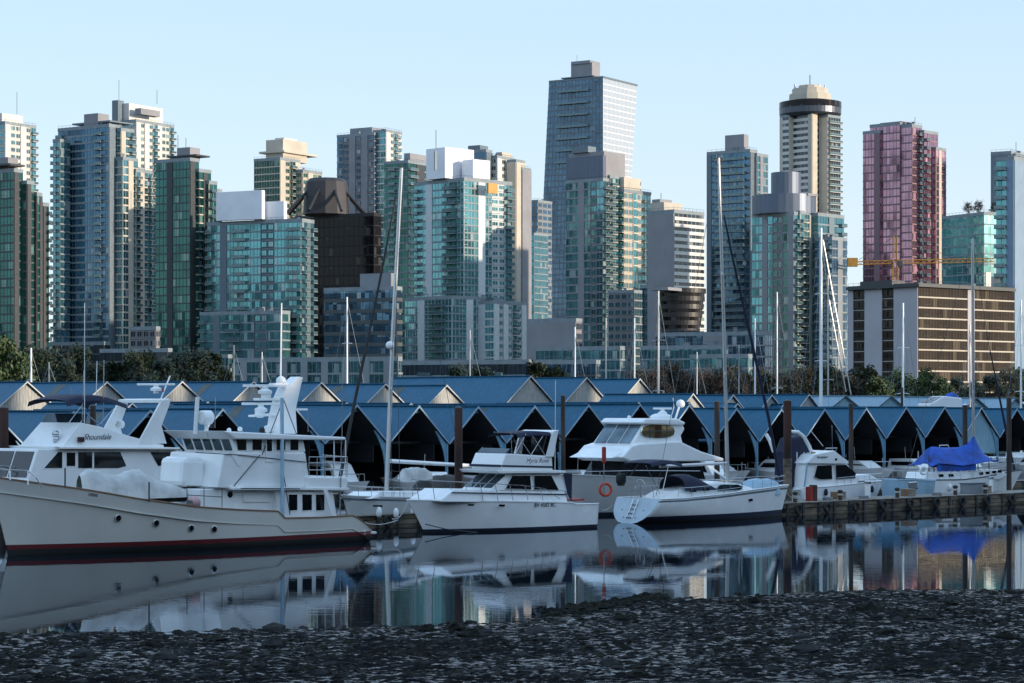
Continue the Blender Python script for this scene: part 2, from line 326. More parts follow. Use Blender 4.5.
# park wood to the right of the harbour: tall conifers that throw the evening shade over the marina
g = MB(); t = MB(); rng = random.Random(11)
yy = -110
while yy < 345:
    for k in range(4):
        x = 100+.45*yy+k*11+rng.uniform(-4, 4); y = yy+rng.uniform(-4, 4); h = rng.uniform(32, 44)*(1.04-.06*k); r0 = rng.uniform(5, 7.5)
        t.tube([(x, y, 2), (x, y, 2+h*.9)], .5, 5, 1)
        nl = 11
        for j in range(nl):
            zc = 4+h*(.04+.93*j/nl); r = r0*(1-j/nl)**.8+.5; n = 9
            top = (x+rng.uniform(-.3,.3), y, zc+h/nl*1.7)
            ring = [(x+r*rng.uniform(.6,1.15)*math.cos(a*2*math.pi/n), y+r*rng.uniform(.6,1.15)*math.sin(a*2*math.pi/n), zc-rng.uniform(0,1.5)) for a in range(n)]
            g.add([top]+ring, [(0, 1+a, 1+(a+1) % n) for a in range(n)], 0)
    yy += 6.5
# the park behind the camera, whose trees the lower floors of the glass towers mirror
for i in range(150):
    x = -520+i*4.6+rng.uniform(-3, 3); y = rng.uniform(-110, -50)+max(0, -x-200)*.35; h = rng.uniform(28, 42); r0 = rng.uniform(5, 8)
    t.tube([(x, y, 2), (x, y, 2+h*.9)], .5, 5, 1)
    for j in range(8):
        zc = 6+h*(.04+.93*j/8); r = r0*(1-j/8)**.8+.5
        g.add([(x, y, zc+h/8*1.7)]+[(x+r*rng.uniform(.6,1.15)*math.cos(a*.785), y+r*rng.uniform(.6,1.15)*math.sin(a*.785), zc-rng.uniform(0,1.5)) for a in range(8)], [(0, 1+a, 1+(a+1) % 8) for a in range(8)], 0)
b = len(g.v); g.v += t.v; g.f += [[b+i for i in f] for f in t.f]; g.m += t.m
tag(g.build('park_wood', [M['leaf_dark'], M['bark']]), 'tall dark conifer wood on the park shore right of the marina', 'wood', kind='stuff')
# unseen wooded hills across the inlet, added to darken the towers' glass reflections
g = MB(); rows = []
for i in range(91):
    an = R(118+i*1.8); rows.append([(rr_*math.cos(an), 200+rr_*math.sin(an), hh_*(.55+.9*fbm(i*.16, k*2.0, 3))-3) for k, (rr_, hh_) in enumerate(((1000, 0), (1080, 22), (1250, 60), (1500, 95), (1900, 120), (2600, 60)))])
g.grid(rows); mat('hillmat', (.018,.030,.018), .95, var=.3, scale=.02); tag(g.build('hills', M['hillmat']), kind='structure')

# ------------------------------------------------------------------ towers
class Tower:
    """origin at the near corner; local x runs along the right face, local y along the left face"""
    def __init__(s, name, label, cat, xC, Y, beta, group=None):
        s.beta = R(beta); s.u = Vector((math.cos(s.beta), math.sin(s.beta), 0)); s.v = Vector((-math.sin(s.beta), math.cos(s.beta), 0))
        s.Y = Y; s.O = Vector(((xC-512)*Y/F, Y, 5)); s.e = empty(name, s.O, s.beta); tag(s.e, label, cat, group)
        s.rng = random.Random(int(xC*7+Y))
    def fit(s, C, d, px):                # how far from C along d until the point falls on pixel column px
        k = px-512; return (k*C.y-F*C.x)/(F*d.x-k*d.y)
    def z(s, py, Y=None): return zof(py, Y or s.Y)-s.O.z
    def corner(s, xC, back=0):           # a block's near corner: on column xC, 'back' metres further away
        Yb = s.Y+back; P = Vector(((xC-512)*Yb/F, Yb, 5)); q = P-s.O; return P, q.dot(s.u), q.dot(s.v)
    def block(s, xL, xC, xR, yt, yb, left, right, gl='teal', wall='frame_g', slab='slab_g', fh=3.0, back=0, roof='slab_g', rail=None, sp=.55, mull=1.5, pier=None, parapet=1.0):
        P, ox, oy = s.corner(xC, back); wR = max(.5, s.fit(P, s.u, xR)); wL = max(.5, s.fit(P, s.v, xL))
        z1 = s.z(yt, P.y); z0 = 0 if yb is None else s.z(yb, P.y)
        rail = rail or slab; pier = pier or wall
        c = MB(); c.box((ox+.15, oy+.15, z0), (ox+wR, oy+wL, z1)); c.build('core_wall', M[wall], s.e)
        t = MB(); t.box((ox-.1, oy-.1, z1), (ox+wR+.1, oy+wL+.1, z1+.25))
        for a, b in (((ox-.1, oy-.1), (ox+wR+.1, oy+.2)), ((ox-.1, oy+.2), (ox+.2, oy+wL+.1))): t.box((*a, z1+.25), (*b, z1+.25+parapet))
        t.build('roof', M[roof], s.e)
        n = max(1, int((z1-z0)/fh)); fh = (z1-z0)/n
        if wR > 5 and wL > 5:            # plant on the roof
            for q in range(4):
                mb = MB(); x_, y_ = ox+s.rng.uniform(1, wR-2.5), oy+s.rng.uniform(1, min(wL-2, 12)); h_ = s.rng.uniform(1.2, 2.6); a_ = s.rng.uniform(.6, 1.6)
                mb.box((x_, y_, z1+.2), (x_+a_, y_+a_, z1+h_)); mb.box((x_-.1, y_-.1, z1+h_), (x_+a_+.1, y_+a_+.1, z1+h_+.12)); mb.build('roof_vent', M['conc_g' if q % 2 else 'frame_g'], s.e)
            mb = MB(); k_ = max(2, int(wR/2))
            for q in range(k_+1): mb.tube([(ox+wR*q/k_, oy+.1, z1+.3), (ox+wR*q/k_, oy+.1, z1+2.0)], .05, 3)
            mb.tube([(ox, oy+.1, z1+2.0), (ox+wR, oy+.1, z1+2.0)], .05, 3); k_ = max(2, int(wL/2))
            for q in range(k_+1): mb.tube([(ox+.1, oy+wL*q/k_, z1+.3), (ox+.1, oy+wL*q/k_, z1+2.0)], .05, 3)
            mb.tube([(ox+.1, oy, z1+2.0), (ox+.1, oy+wL, z1+2.0)], .05, 3); mb.build('roof_railing', M['frame_g'], s.e)
        def tr(face):                    # face coordinates (along, out, z) -> tower coordinates
            return (lambda a, o, z: (ox+a, oy-o, z)) if face == 'R' else (lambda a, o, z: (ox-o, oy+a, z))
        win = MB(); sl = MB(); pr = MB(); bals = []
        def bx(mb, T, a0, a1, o0, o1, z0_, z1_, mi=0):
            p, q = T(a0, o0, z0_), T(a1, o1, z1_)
            mb.box(tuple(min(p[i], q[i]) for i in range(3)), tuple(max(p[i], q[i]) for i in range(3)), mi)
        for face, bays, W in (('L', left, wL), ('R', right, wR)):
            T = tr(face); tot = sum(1 for ch in bays if ch != '.'); bays_ = bays[::-1] if face == 'L' else bays
            bw = W/len(bays)
            i = 0
            while i < len(bays_):
                ch = bays_[i]; j = i
                while j+1 < len(bays_) and bays_[j+1] == ch and ch in 'GBHW': j += 1
                a0, a1 = i*bw, (j+1)*bw; i = j+1
                if ch == 'G':
                    k = max(1, round((a1-a0)/mull)); st = (a1-a0)/k
                    for q in range(k):
                        bx(win, T, a0+q*st+.05, a0+(q+1)*st-.05, -.02, .08, sp, fh-.04)
                        bx(win, T, a0+q*st-.05, a0+q*st+.05, 0, .16, .02, fh-.02, 1)
                        if s.rng.random() < .3: bx(win, T, a0+q*st+.05, a0+(q+1)*st-.05, .02, .12, sp+.75, sp+.83, 1)
                    bx(sl, T, a0, a1, 0, .20, 0, sp)
                elif ch == 'H':           # ribbon window under a pale band
                    k = max(1, round((a1-a0)/2.4)); st = (a1-a0)/k
                    for q in range(k):
                        bx(win, T, a0+q*st+.06, a0+(q+1)*st-.06, -.02, .08, fh*.5, fh-.04)
                        bx(win, T, a0+q*st-.06, a0+q*st+.06, 0, .12, fh*.5, fh-.02, 1)
                    bx(sl, T, a0, a1, -.05, .35, 0, fh*.5)
                elif ch == 'P':           # punched window in a solid wall
                    m_ = (a1-a0); bx(win, T, a0+m_*.16, a1-m_*.16, -.02, .10, .9, fh-.45)
                    bx(win, T, a0+m_*.16-.1, a0+m_*.16, 0, .16, .8, fh-.35, 1); bx(win, T, a1-m_*.16, a1-m_*.16+.1, 0, .16, .8, fh-.35, 1)
                    bx(win, T, (a0+a1)/2-.05, (a0+a1)/2+.05, 0, .15, .9, fh-.45, 1); bx(win, T, a0, a1, -.02, .14, .7, .9, 1)
                    bx(sl, T, a0, a1, 0, .06, 0, .16)
                elif ch == 'W': bx(pr, T, a0, a1, -.05, .30, z0, z1); bx(win, T, a0-.1, a1+.1, -.06, .04, fh*.5, fh*.5+.3, 1)
                elif ch == 'B':
                    k = max(1, round((a1-a0)/2)); st = (a1-a0)/k
                    for q in range(k): bx(win, T, a0+q*st+.06, a0+(q+1)*st-.06, -.05, .05, .2, fh-.1); bx(win, T, a0+q*st-.05, a0+q*st+.05, 0, .12, .05, fh-.02, 1)
                    b = MB(); d = 1.5
                    bx(b, T, a0-.1, a1+.1, 0, d, -.02, .20, 0)
                    bx(b, T, a0, a1, d-.08, d-.03, .25, 1.15, 1); bx(b, T, a0, a1, d-.10, d, 1.15, 1.22, 0)
                    bx(b, T, a0, a0+.05, .1, d-.1, .25, 1.1, 1); bx(b, T, a1-.05, a1, .1, d-.1, .25, 1.1, 1)
                    bals.append(b)
        if pr.v: pr.build('pier', M[pier], s.e)
        wm = win.mesh('window_band', [M[gl], M[wall]]) if win.v else None
        sm = sl.mesh('floor_slab', M[slab]) if sl.v else None
        if len(bals)*n > 400 and bals:
            b = MB()
            for q in bals: k = len(b.v); b.v += q.v; b.f += [[k+i for i in f] for f in q.f]; b.m += q.m
            bals = [b]
        bm = [b.mesh('balcony', [M[rail], M['balglass']]) for b in bals]
        for k in range(n):
            zz = z0+k*fh
            if CH-(5+zz+fh)*1 > -0.0 and False: continue
            if 5+zz+fh < CH+ -1: continue
            if wm: put('window_band', wm, s.e, (0, 0, zz))
            if sm: put('floor_slab', sm, s.e, (0, 0, zz))
            if k > 0:
                for b in bm: put('balcony', b, s.e, (0, 0, zz))
        return ox, oy, wR, wL, z0, z1
    def solid(s, name, xL, xC, xR, yt, yb, m, back=0, bevel=0):
        P, ox, oy = s.corner(xC, back); wR = max(.3, s.fit(P, s.u, xR)); wL = max(.3, s.fit(P, s.v, xL))
        c = MB(); c.box((ox, oy, s.z(yb, P.y)), (ox+wR, oy+wL, s.z(yt, P.y))); return c.build(name, M[m], s.e, bevel=bevel)
    def drum(s, name, x0, x1, yt, yb, m, back=0, n=40, prof=None, smooth=True):
        Yb = s.Y+back; cx = ((x0+x1)/2-512)*Yb/F; r = (x1-x0)/2*Yb/F; q = Vector((cx, Yb, 5))-s.O; c = (q.dot(s.u), q.dot(s.v), 0)
        z0, z1 = s.z(yb, Yb), s.z(yt, Yb); mb = MB()
        mb.lathe([(r*a, z0+(z1-z0)*b) for a, b in (prof or [(1,0),(1,1)])], c, n); return mb.build(name, M[m], s.e, smooth=False)
    def pole(s, x, yt, yb, back=3, r=.12, name='antenna', m='frame_d'):
        Yb = s.Y+back; q = Vector(((x-512)*Yb/F, Yb, 5))-s.O; a, b = q.dot(s.u), q.dot(s.v)
        mb = MB(); mb.tube([(a, b, s.z(yb, Yb)), (a, b, s.z(yt, Yb))], r, 5); return mb.build(name, M[m], s.e)

BG = 58     # street grid: right faces look towards the evening sun
# far left
t = Tower('apartment_tower', 'pale beige tower rising behind the dark green tower at the far left edge', 'tower', 5, 950, BG)
t.block(-30, 5, 36, 124, None, 'PPPP', 'WPPWPB', 'teal2', 'conc_w', 'conc_w', fh=2.9)
t.solid('penthouse', -12, 2, 23, 113, 125, 'conc_w', 4); t.pole(17, 92, 114, 12)
t = Tower('glass_tower', 'dark green glass tower cut by the left edge, with stepped leafy terraces', 'tower', 17, 760, BG)
t.block(-35, 14, 23, 172, None, 'GGBGG', 'WG', 'greeng', 'frame_d', 'slab_d', fh=2.9)
t.block(14, 27, 34, 184, None, 'GG', 'WG', 'greeng', 'frame_d', 'slab_d', fh=2.9, back=1.5)
t.block(27, 37, 42, 196, None, 'GW', 'GW', 'greeng', 'frame_d', 'slab_d', fh=2.9, back=4)
t.block(36, 43, 49, 206, None, 'WG', 'WB', 'greeng', 'frame_d', 'slab_d', fh=2.9, back=7)
t.solid('roof_canopy', -30, 10, 25, 163, 165, 'frame_d', -1); t.solid('penthouse', -20, 8, 18, 157, 172, 'conc_m', 4)
# blue-teal tower and its beige neighbour
t = Tower('apartment_tower', 'pale stone tower with antennas peering over the blue glass tower on the left', 'tower', 138, 1000, BG)
t.block(112, 136, 174, 122, None, 'GGPP', 'WPWPBWPPB', 'teal2', 'conc_w', 'conc_w', fh=2.9)
t.solid('penthouse', 112, 129, 163, 103, 122, 'conc_w', 3); t.solid('lift_tower', 112, 118, 124, 100, 122, 'frame_g', 2)
t.solid('penthouse_wing', 135, 141, 160, 108, 114, 'conc_m', 1); t.pole(119, 80, 102); t.pole(157, 90, 104)
t = Tower('glass_tower', 'broad blue glass tower with a curved left face and a terraced roof', 'tower', 109, 850, BG-2)
t.block(58, 109, 121, 127, None, 'BGGGGGBG', 'WG', 'blueg', 'frame_g', 'slab_g', fh=2.75, sp=.7)
t.block(53, 60, 70, 142, None, 'BG', 'G', 'teal2', 'frame_g', 'slab_g', fh=2.75, back=5)
t.block(108, 121, 134, 131, None, 'G', 'WGB', 'teal2', 'conc_b', 'conc_b', fh=2.75, back=2)
t.block(112, 123, 138, 160, None, 'G', 'GWG', 'teal2', 'conc_b', 'conc_b', fh=2.75, back=.5)
t.block(125, 136, 152, 172, None, 'G', 'BWGB', 'teal2', 'conc_b', 'conc_b', fh=2.75, back=5)
t.solid('penthouse', 84, 98, 109, 113, 128, 'conc_m', 4); t.solid('roof_canopy', 72, 110, 133, 120, 121.5, 'frame_g', 1)
# dark green
t = Tower('glass_tower', 'dark green glass tower with a brown roof box and bushes on its stepped top', 'tower', 193, 800, BG)
t.block(156, 190, 199, 161, None, 'GGWGGG', 'WG', 'greeng', 'frame_d', 'slab_d', fh=2.9, sp=.4)
t.block(188, 199, 211, 172, None, 'GG', 'GWG', 'greeng', 'frame_d', 'conc_b', fh=2.9, back=2, sp=.4)
t.block(200, 209, 217, 184, None, 'GG', 'BG', 'greeng', 'conc_b', 'slab_d', fh=2.9, back=4)
t.block(206, 215, 222, 192, None, 'G', 'BG', 'greeng', 'frame_d', 'slab_d', fh=2.9, back=7)
t.solid('penthouse', 177, 190, 200, 147, 160, 'conc_m', 4); t.solid('roof_canopy', 167, 196, 210, 154, 155.5, 'frame_d', 1); t.pole(186, 138, 148); t.pole(178, 135, 148)
# white-box glass block
t = Tower('glass_tower', 'teal glass block with a big white windowless roof box, left of the brown tower', 'tower', 300, 780, BG+6)
t.block(207, 302, 314, 222, None, 'BGWGBBGGPPGGBB', 'BWB', 'teal', 'frame_g', 'slab_g', fh=2.85)
t.block(200, 282, 290, 314, None, 'BGWGBBGGPPGG', 'GG', 'teal', 'frame_g', 'slab_g', fh=2.85, back=-5)
t.block(190, 225, 232, 358, None, 'BGG', 'GB', 'teal2', 'conc_g', 'conc_g', fh=2.85, back=-12)
t.solid('white_box', 216, 262, 265, 190, 219, 'whitepanel', 5, .1); t.solid('white_box', 255, 284, 287, 201, 219, 'whitepanel', 4.5, .1)
t.solid('box_window', 243, 247.5, 248, 205, 210, 'frame_d', 4.9+3.3); t.solid('roof_canopy', 210, 300, 313, 219.5, 221.5, 'slab_g', 1)
# behind it
t = Tower('glass_tower', 'distant green and beige tower with a double roof slab above the white-box block', 'tower', 281, 1000, BG)
t.block(254, 280, 300, 160, None, 'GGGG', 'WPBW', 'greeng', 'conc_b', 'conc_b', fh=3)
t.block(290, 303, 322, 172, None, 'GP', 'PWPP', 'greeng', 'conc_b', 'conc_b', fh=3, back=6)
t.solid('roof_canopy', 259, 284, 318, 150, 152, 'conc_b', 2); t.solid('penthouse', 266, 283, 307, 139, 160, 'conc_b', 4); t.solid('lift_tower', 275, 284, 297, 137.5, 140, 'conc_w', 5)
# brown tower with the strutted crown
t = Tower('office_tower', 'black-brown office tower with a strutted cone-shaped crown', 'tower', 374, 850, BG+4)
o = t.block(295, 374, 381, 216, None, 'GGGGGGGGGG', 'GG', 'blackg', 'rubber', 'rubber', fh=3.6, roof='brown', sp=.35, mull=2.2)
q = t.drum('crown', 303, 350, 179, 215, 'browncrown', 14, 12, prof=[(1,0),(.97,.5),(.88,.9),(.74,1)])
for a in range(8):
    Yb = t.Y+14; c = Vector(((326.5-512)*Yb/F, Yb, 5))-t.O; cx, cy = c.dot(t.u), c.dot(t.v); an = a*math.pi/4+.2
    mb = MB(); mb.tube([(cx+5.5*math.cos(an), cy+5.5*math.sin(an), t.z(186, Yb)), (cx+17*math.cos(an), cy+15*math.sin(an), t.z(214, Yb))], .55, 6); mb.build('strut', M['brown'], t.e)
# grey-beige behind
t = Tower('apartment_tower', 'grey stone tower with a sunlit right side behind the brown tower', 'tower', 377, 1050, BG)
t.block(337, 374, 388, 135, None, 'GPWPWP', 'GW', 'blueg', 'conc_m', 'conc_m', fh=2.9)
t.block(373, 386, 402, 132, None, 'GG', 'WPBP', 'teal2', 'conc_w', 'conc_w', fh=2.9, back=-1)
t.solid('penthouse', 350, 372, 392, 127, 136, 'conc_g', 5)
t = Tower('glass_tower', 'narrow dark green tower squeezed between grey stone tower and teal block', 'tower', 410, 950, BG)
t.block(384, 408, 432, 163, None, 'GBGG', 'BWG', 'greeng', 'frame_d', 'conc_m', fh=3); t.solid('penthouse', 404, 410, 426, 153, 163, 'conc_m', 5)
# teal block with white box, centre left
t = Tower('glass_tower', 'bright teal glass tower with tall white roof box and an orange panel', 'tower', 470, 800, BG-14)
t.block(414, 464, 512, 181, None, 'BGWGGBBG', 'GGWGPPB', 'teal', 'frame_w', 'slab_g', fh=2.6)
t.block(405, 452, 500, 299, None, 'GGWGBBG', 'GGWGPBG', 'teal', 'frame_w', 'slab_g', fh=2.6, back=-6)
t.block(452, 494, 526, 304, None, 'BGGWG', 'WPWPBPW', 'teal', 'frame_w', 'conc_w', fh=2.6, back=-3)
t.solid('white_box', 426, 445, 474, 147, 178, 'whitepanel', 5, .1); t.solid('white_box', 462, 473, 490, 159, 178, 'whitepanel', 4.6, .1)
t.solid('roof_canopy', 420, 463, 506, 178, 180, 'slab_g', 1); t.solid('orange_panel', 487, 488.5, 497.5, 183, 193, 'orange', 2.2); t.pole(436, 130, 148, 8)
t.solid('dark_slot', 434, 435, 437, 151, 170, 'slab_g', 3.6)
# behind it
t = Tower('apartment_tower', 'tall tower of blue glass, beige and brown stone strips behind the white roof box', 'tower', 490, 1000, BG)
t.block(468, 486, 492, 152, None, 'GGG', 'W', 'blueg', 'frame_g', 'conc_g', fh=3)
t.block(484, 497, 514, 158, None, 'PP', 'WPWP', 'darkg', 'conc_w', 'conc_w', fh=3, back=2)
t.block(507, 516, 525, 162, None, 'W', 'W', 'darkg', 'conc_b', 'conc_b', fh=3, back=5)
t.block(512, 522, 531, 170, None, 'WP', 'W', 'darkg', 'conc_m', 'conc_b', fh=3, back=8); t.solid('penthouse', 468, 480, 488, 145, 153, 'frame_g', 4); t.solid('penthouse', 496, 502, 512, 152, 160, 'conc_b', 6)
t = Tower('office_tower', 'small distant grey office tower in the gap left of the slanted tower', 'tower', 538, 1250, BG)
t.block(526, 538, 552, 202, None, 'PPP', 'PPP', 'blueg', 'conc_g', 'conc_g', fh=3.4)
t.block(524, 534, 548, 235, None, 'GG', 'GG', 'teal2', 'conc_g', 'conc_g', fh=3.4, back=-10)
# the tallest, with flared sides
t = Tower('skyscraper', 'tallest tower, blue glass with a leaning left edge and a white right face', 'tower', 603, 1400, BG)
def flared(t):
    P, ox, oy = t.corner(603); zt = t.z(78); zb = 0; n = 56; fh = (zt-zb)/n
    wLb, wLt = t.fit(P, t.v, 533), t.fit(P, t.v, 549)
    wRb, wRt = t.fit(P, t.u, 615), t.fit(P, t.u, 637)
    c = MB(); c.loft([(.2,.2,zb),(wRb,.2,zb),(wRb,wLb,zb),(.2,wLb,zb)], [(.2,.2,zt),(wRt,.2,zt),(wRt,wLt,zt),(.2,wLt,zt)]); c.build('core_wall', M['frame_g'], t.e)
    for k in range(n):
        z0, z1 = zb+k*fh, zb+(k+1)*fh; f = (k+.5)/n; wl, wr = wLb+(wLt-wLb)*f, wRb+(wRt-wRb)*f
        if 5+z1 < 6: continue
        mb = MB(); kk = 16; st = wl/kk
        for q in range(kk): mb.box((-.08, q*st+.08, z0+.9), (.02, (q+1)*st-.08, z1-.05)); mb.box((-.22, q*st-.08, z0), (.02, q*st+.08, z1), 1)
        mb.build('window_band', [M['shang'], M['frame_g']], t.e)
        mb = MB(); kk = 8; st = wr/kk
        for q in range(kk): mb.box((q*st+.1, -.08, z0+.5), ((q+1)*st-.1, .02, z1-.05)); mb.box((q*st-.1, -.18, z0), (q*st+.1, .02, z1), 1)
        mb.build('window_band', [M['whiteg'], M['whitepanel']], t.e)
        mb = MB(); mb.box((-.16, 0, z0), (.03, wl, z0+.85)); mb.box((0, -.14, z0), (wr, .03, z0+.45), 1); mb.build('floor_slab', [M['frame_g'], M['whitepanel']], t.e)
        if n-16 < k < n-1 and k % 2 == 0:
            mb = MB(); mb.box((-2.2, wl*.25, z0), (-.1, wl*.8, z0+.3)); mb.box((-2.2, wl*.25, z0+.35), (-2.1, wl*.8, z0+1.4), 1); mb.build('balcony', [M['conc_g'], M['balglass']], t.e)
    r_ = MB(); r_.box((-.3,-.3,zt), (wRt+.3, wLt, zt+1.2)); r_.build('roof', M['frame_g'], t.e)
flared(t); t.solid('penthouse', 571, 592, 600, 62, 78, 'conc_m', 10); t.solid('roof_canopy', 561, 593, 609, 75, 76, 'frame_g', 6); t.solid('lift_tower', 571, 590, 600, 60, 63, 'conc_g', 10); t.pole(577, 55, 61, 20)
# concrete-topped tower
t = Tower('apartment_tower', 'tower with blank concrete top and blue-green windows before the tallest tower', 'tower', 604, 900, BG-6)
t.block(566, 603, 612, 181, None, 'GGWGPG', 'B', 'teal', 'conc_m', 'conc_m', fh=3.1)
t.block(600, 610, 630, 178, None, 'B', 'BGPP', 'teal', 'conc_b', 'conc_b', fh=3.1, back=3)
t.block(610, 624, 651, 192, None, 'BB', 'PPGPBP', 'teal', 'conc_b', 'conc_b', fh=3.1, back=6)
t.solid('concrete_top', 569, 604, 625, 151, 180, 'conc_m', 1.5); t.solid('concrete_shoulder', 566, 603, 606, 155, 181, 'metalroof', .3); t.solid('penthouse', 572, 588, 596, 146, 152, 'frame_g', 5)
t.solid('concrete_step', 612, 624, 641, 177, 192, 'conc_b', 7)
t = Tower('apartment_block', 'grey and glass block with punched windows at the foot of the concrete-topped tower', 'building', 634, 870, BG)
t.block(608, 634, 655, 293, None, 'PPPP', 'GGWG', 'teal2', 'conc_m', 'conc_m', fh=3); t.block(640, 652, 662, 288, None, 'GG', 'GB', 'blueg', 'frame_d', 'slab_d', fh=3, back=4)
# beige slab
t = Tower('hotel', 'beige slab hotel with a blank left wall and pale striped balconies', 'building', 672, 780, BG-12)
t.block(648, 674, 704, 213, None, 'W', 'HHHHHHH', 'darkg', 'conc_b', 'conc_w', fh=2.3, pier='conc_m')
t.solid('penthouse', 650, 664, 682, 202, 213, 'conc_b', 5); t.solid('lift_tower', 652, 660, 672, 199, 204, 'conc_m', 8); t.pole(661, 193, 200, 9)
# round brown garage
t = Tower('round_building', 'low round dark brown building with ribbon windows below the beige hotel', 'building', 680, 740, BG)
for k in range(6):
    t.drum('floor_band', 657+k*.6, 706-k*1.2, 289+k*8, 293.5+k*8, 'brown', 10, 36); t.drum('window_band', 658.5+k*.6, 704.5-k*1.2, 293.5+k*8, 297+k*8, 'blackg', 10, 36)
t.solid('roof_slab', 650, 668, 682, 287, 290, 'conc_m', -6)
# balcony tower
t = Tower('apartment_tower', 'blue-grey tower with continuous dark balconies behind the foreground mast', 'tower', 754, 900, BG-4)
t.block(707, 750, 757, 152, None, 'WGBBBBBBG', 'W', 'blueg', 'frame_g', 'slab_d', fh=2.8, rail='slab_g')
t.block(748, 757, 768, 156, None, 'W', 'GWGG', 'teal2', 'conc_g', 'conc_g', fh=2.8, back=2); t.solid('penthouse', 725, 744, 748.5, 134, 150, 'conc_m', 6)
# metal-drum tower
t = Tower('apartment_tower', 'tower crowned with a zinc-clad drum, its right wing half sunlit', 'tower', 795, 800, BG-10)
t.block(752, 794, 800, 215, None, 'GGWGPPGW', 'B', 'teal', 'conc_g', 'conc_g', fh=3)
t.block(792, 800, 818, 214, None, 'B', 'BGWP', 'teal', 'conc_b', 'conc_b', fh=3, back=1.5)
t.block(808, 818, 844, 216, None, 'GG', 'GGWGB', 'teal2', 'frame_g', 'slab_g', fh=3, back=5)
t.block(815, 832, 847, 240, None, 'GGB', 'GWG', 'blueg', 'conc_g', 'slab_g', fh=3, back=-2)
t.drum('metal_collar', 752, 816, 196, 215, 'metalroof', 13, 28); t.drum('metal_drum', 771, 801, 173, 197, 'metalroof', 13, 24); t.solid('roof_canopy', 800, 808, 818, 193, 195.5, 'conc_m', 4)
# hotel with the round restaurant on top
t = Tower('hotel_tower', 'tall beige hotel tower with a dark revolving disc and a stepped crown on top', 'tower', 812, 1100, BG-14)
t.block(780, 789, 794, 117, None, 'WHH', 'W', 'darkg', 'conc_b', 'conc_w', fh=2.95, pier='conc_b', back=6)
t.block(790, 812, 817, 114, None, 'HHHHHW', 'W', 'darkg', 'conc_b', 'conc_w', fh=2.95, back=0)
t.block(812, 819, 826, 116, None, 'B', 'W', 'darkg', 'conc_b', 'conc_b', fh=2.95, back=4)
t.block(820, 828, 840.5, 117, None, 'W', 'BBB', 'darkg', 'conc_b', 'conc_w', fh=2.95, back=1, rail='conc_w')
t.drum('restaurant_disc', 779.5, 841, 100, 117, 'discmetal', 14, 48, prof=[(.80,-.05),(.95,0),(1,.12),(1,.8),(.97,.84)]); t.drum('disc_window', 779.2, 841.3, 103, 109, 'blackg', 14, 48)
t.drum('crown', 789, 831, 86, 101, 'conc_b', 14, 12, prof=[(1,0),(1,.42),(.86,.43),(.86,.78),(.55,.79),(.55,1)]); t.pole(810, 75, 87, 14, .25)
for k in range(6): t.pole(795+k*6, 84+k % 2, 92, 14, .5, 'dish', 'conc_w')
mb = MB(); P = t.corner(812, 0)
# pink tower
t = Tower('glass_tower', 'pink mirrored glass tower with notched corners behind the yellow crane', 'tower', 910, 900, BG-10)
t.block(863, 880, 884, 133, None, 'GGW', 'G', 'pinkg', 'pinkfr', 'pinkfr', fh=3.1, back=8)
t.block(870, 900, 906, 125, None, 'GGGG', 'G', 'pinkg', 'pinkfr', 'pinkfr', fh=3.1, back=3)
t.block(897, 912, 922, 127, None, 'GG', 'GB', 'pinkg', 'pinkfr', 'pinkfr', fh=3.1)
t.block(915, 924, 938, 133, None, 'B', 'BGGG', 'pinkg', 'pinkfr', 'pinkfr', fh=3.1, back=3)
t.block(930, 936, 946, 150, None, 'G', 'GWGG', 'pinkg', 'conc_b', 'pinkfr', fh=3.1, back=6)
t.solid('penthouse', 880, 902, 914, 121, 134, 'pinkfr', 6); t.pole(915, 117, 123)
# lit low hotel
t = Tower('hotel', 'low wide beige hotel with blank grey left wall and sunlit striped facade', 'building', 922, 670, BG-18)
t.block(848, 918, 1014, 287, None, 'WPPWWWPPWWWW', 'GGGGGGGWGGGGGG', 'browng', 'brown', 'conc_b', fh=3.0, sp=.42, mull=1.3, pier='mauve', roof='slab_d')
t.solid('roof_slab', 846, 919, 1016, 283.5, 286.5, 'frame_d', -2); t.solid('stair_tower', 985, 986, 991, 272, 400, 'conc_w', 32); t.solid('penthouse', 986, 1000, 1021, 276, 300, 'conc_b', 52); t.solid('plant_box', 990, 995, 1020, 290, 400, 'conc_b', 55)
t.solid('plant_box', 860, 892, 905, 280, 286, 'frame_d', 6)
# green glass with rooftop trees
t = Tower('glass_building', 'green glass building with trees on its roof right of the pink tower', 'building', 985, 860, BG-30)
t.block(942, 984, 1015, 215, None, 'GGGGG', 'GGGG', 'teal', 'conc_b', 'slab_g', fh=3.6, mull=3)
t = Tower('office_tower', 'dark grey tower top peeking over the blue tower at the right edge', 'tower', 1010, 900, BG)
t.block(991, 1011, 1040, 154, None, 'W', 'GG', 'darkg', 'conc_g', 'slab_d', fh=3, pier='frame_g'); t.pole(1016, 142, 155)
t = Tower('glass_tower', 'pale blue tower with stacked glass bays at the right edge', 'tower', 1016, 720, BG-8)
t.block(996, 1014, 1050, 160, None, 'BBBWW', 'WGGW', 'teal', 'conc_g', 'slab_g', fh=3, pier='bluepanel')
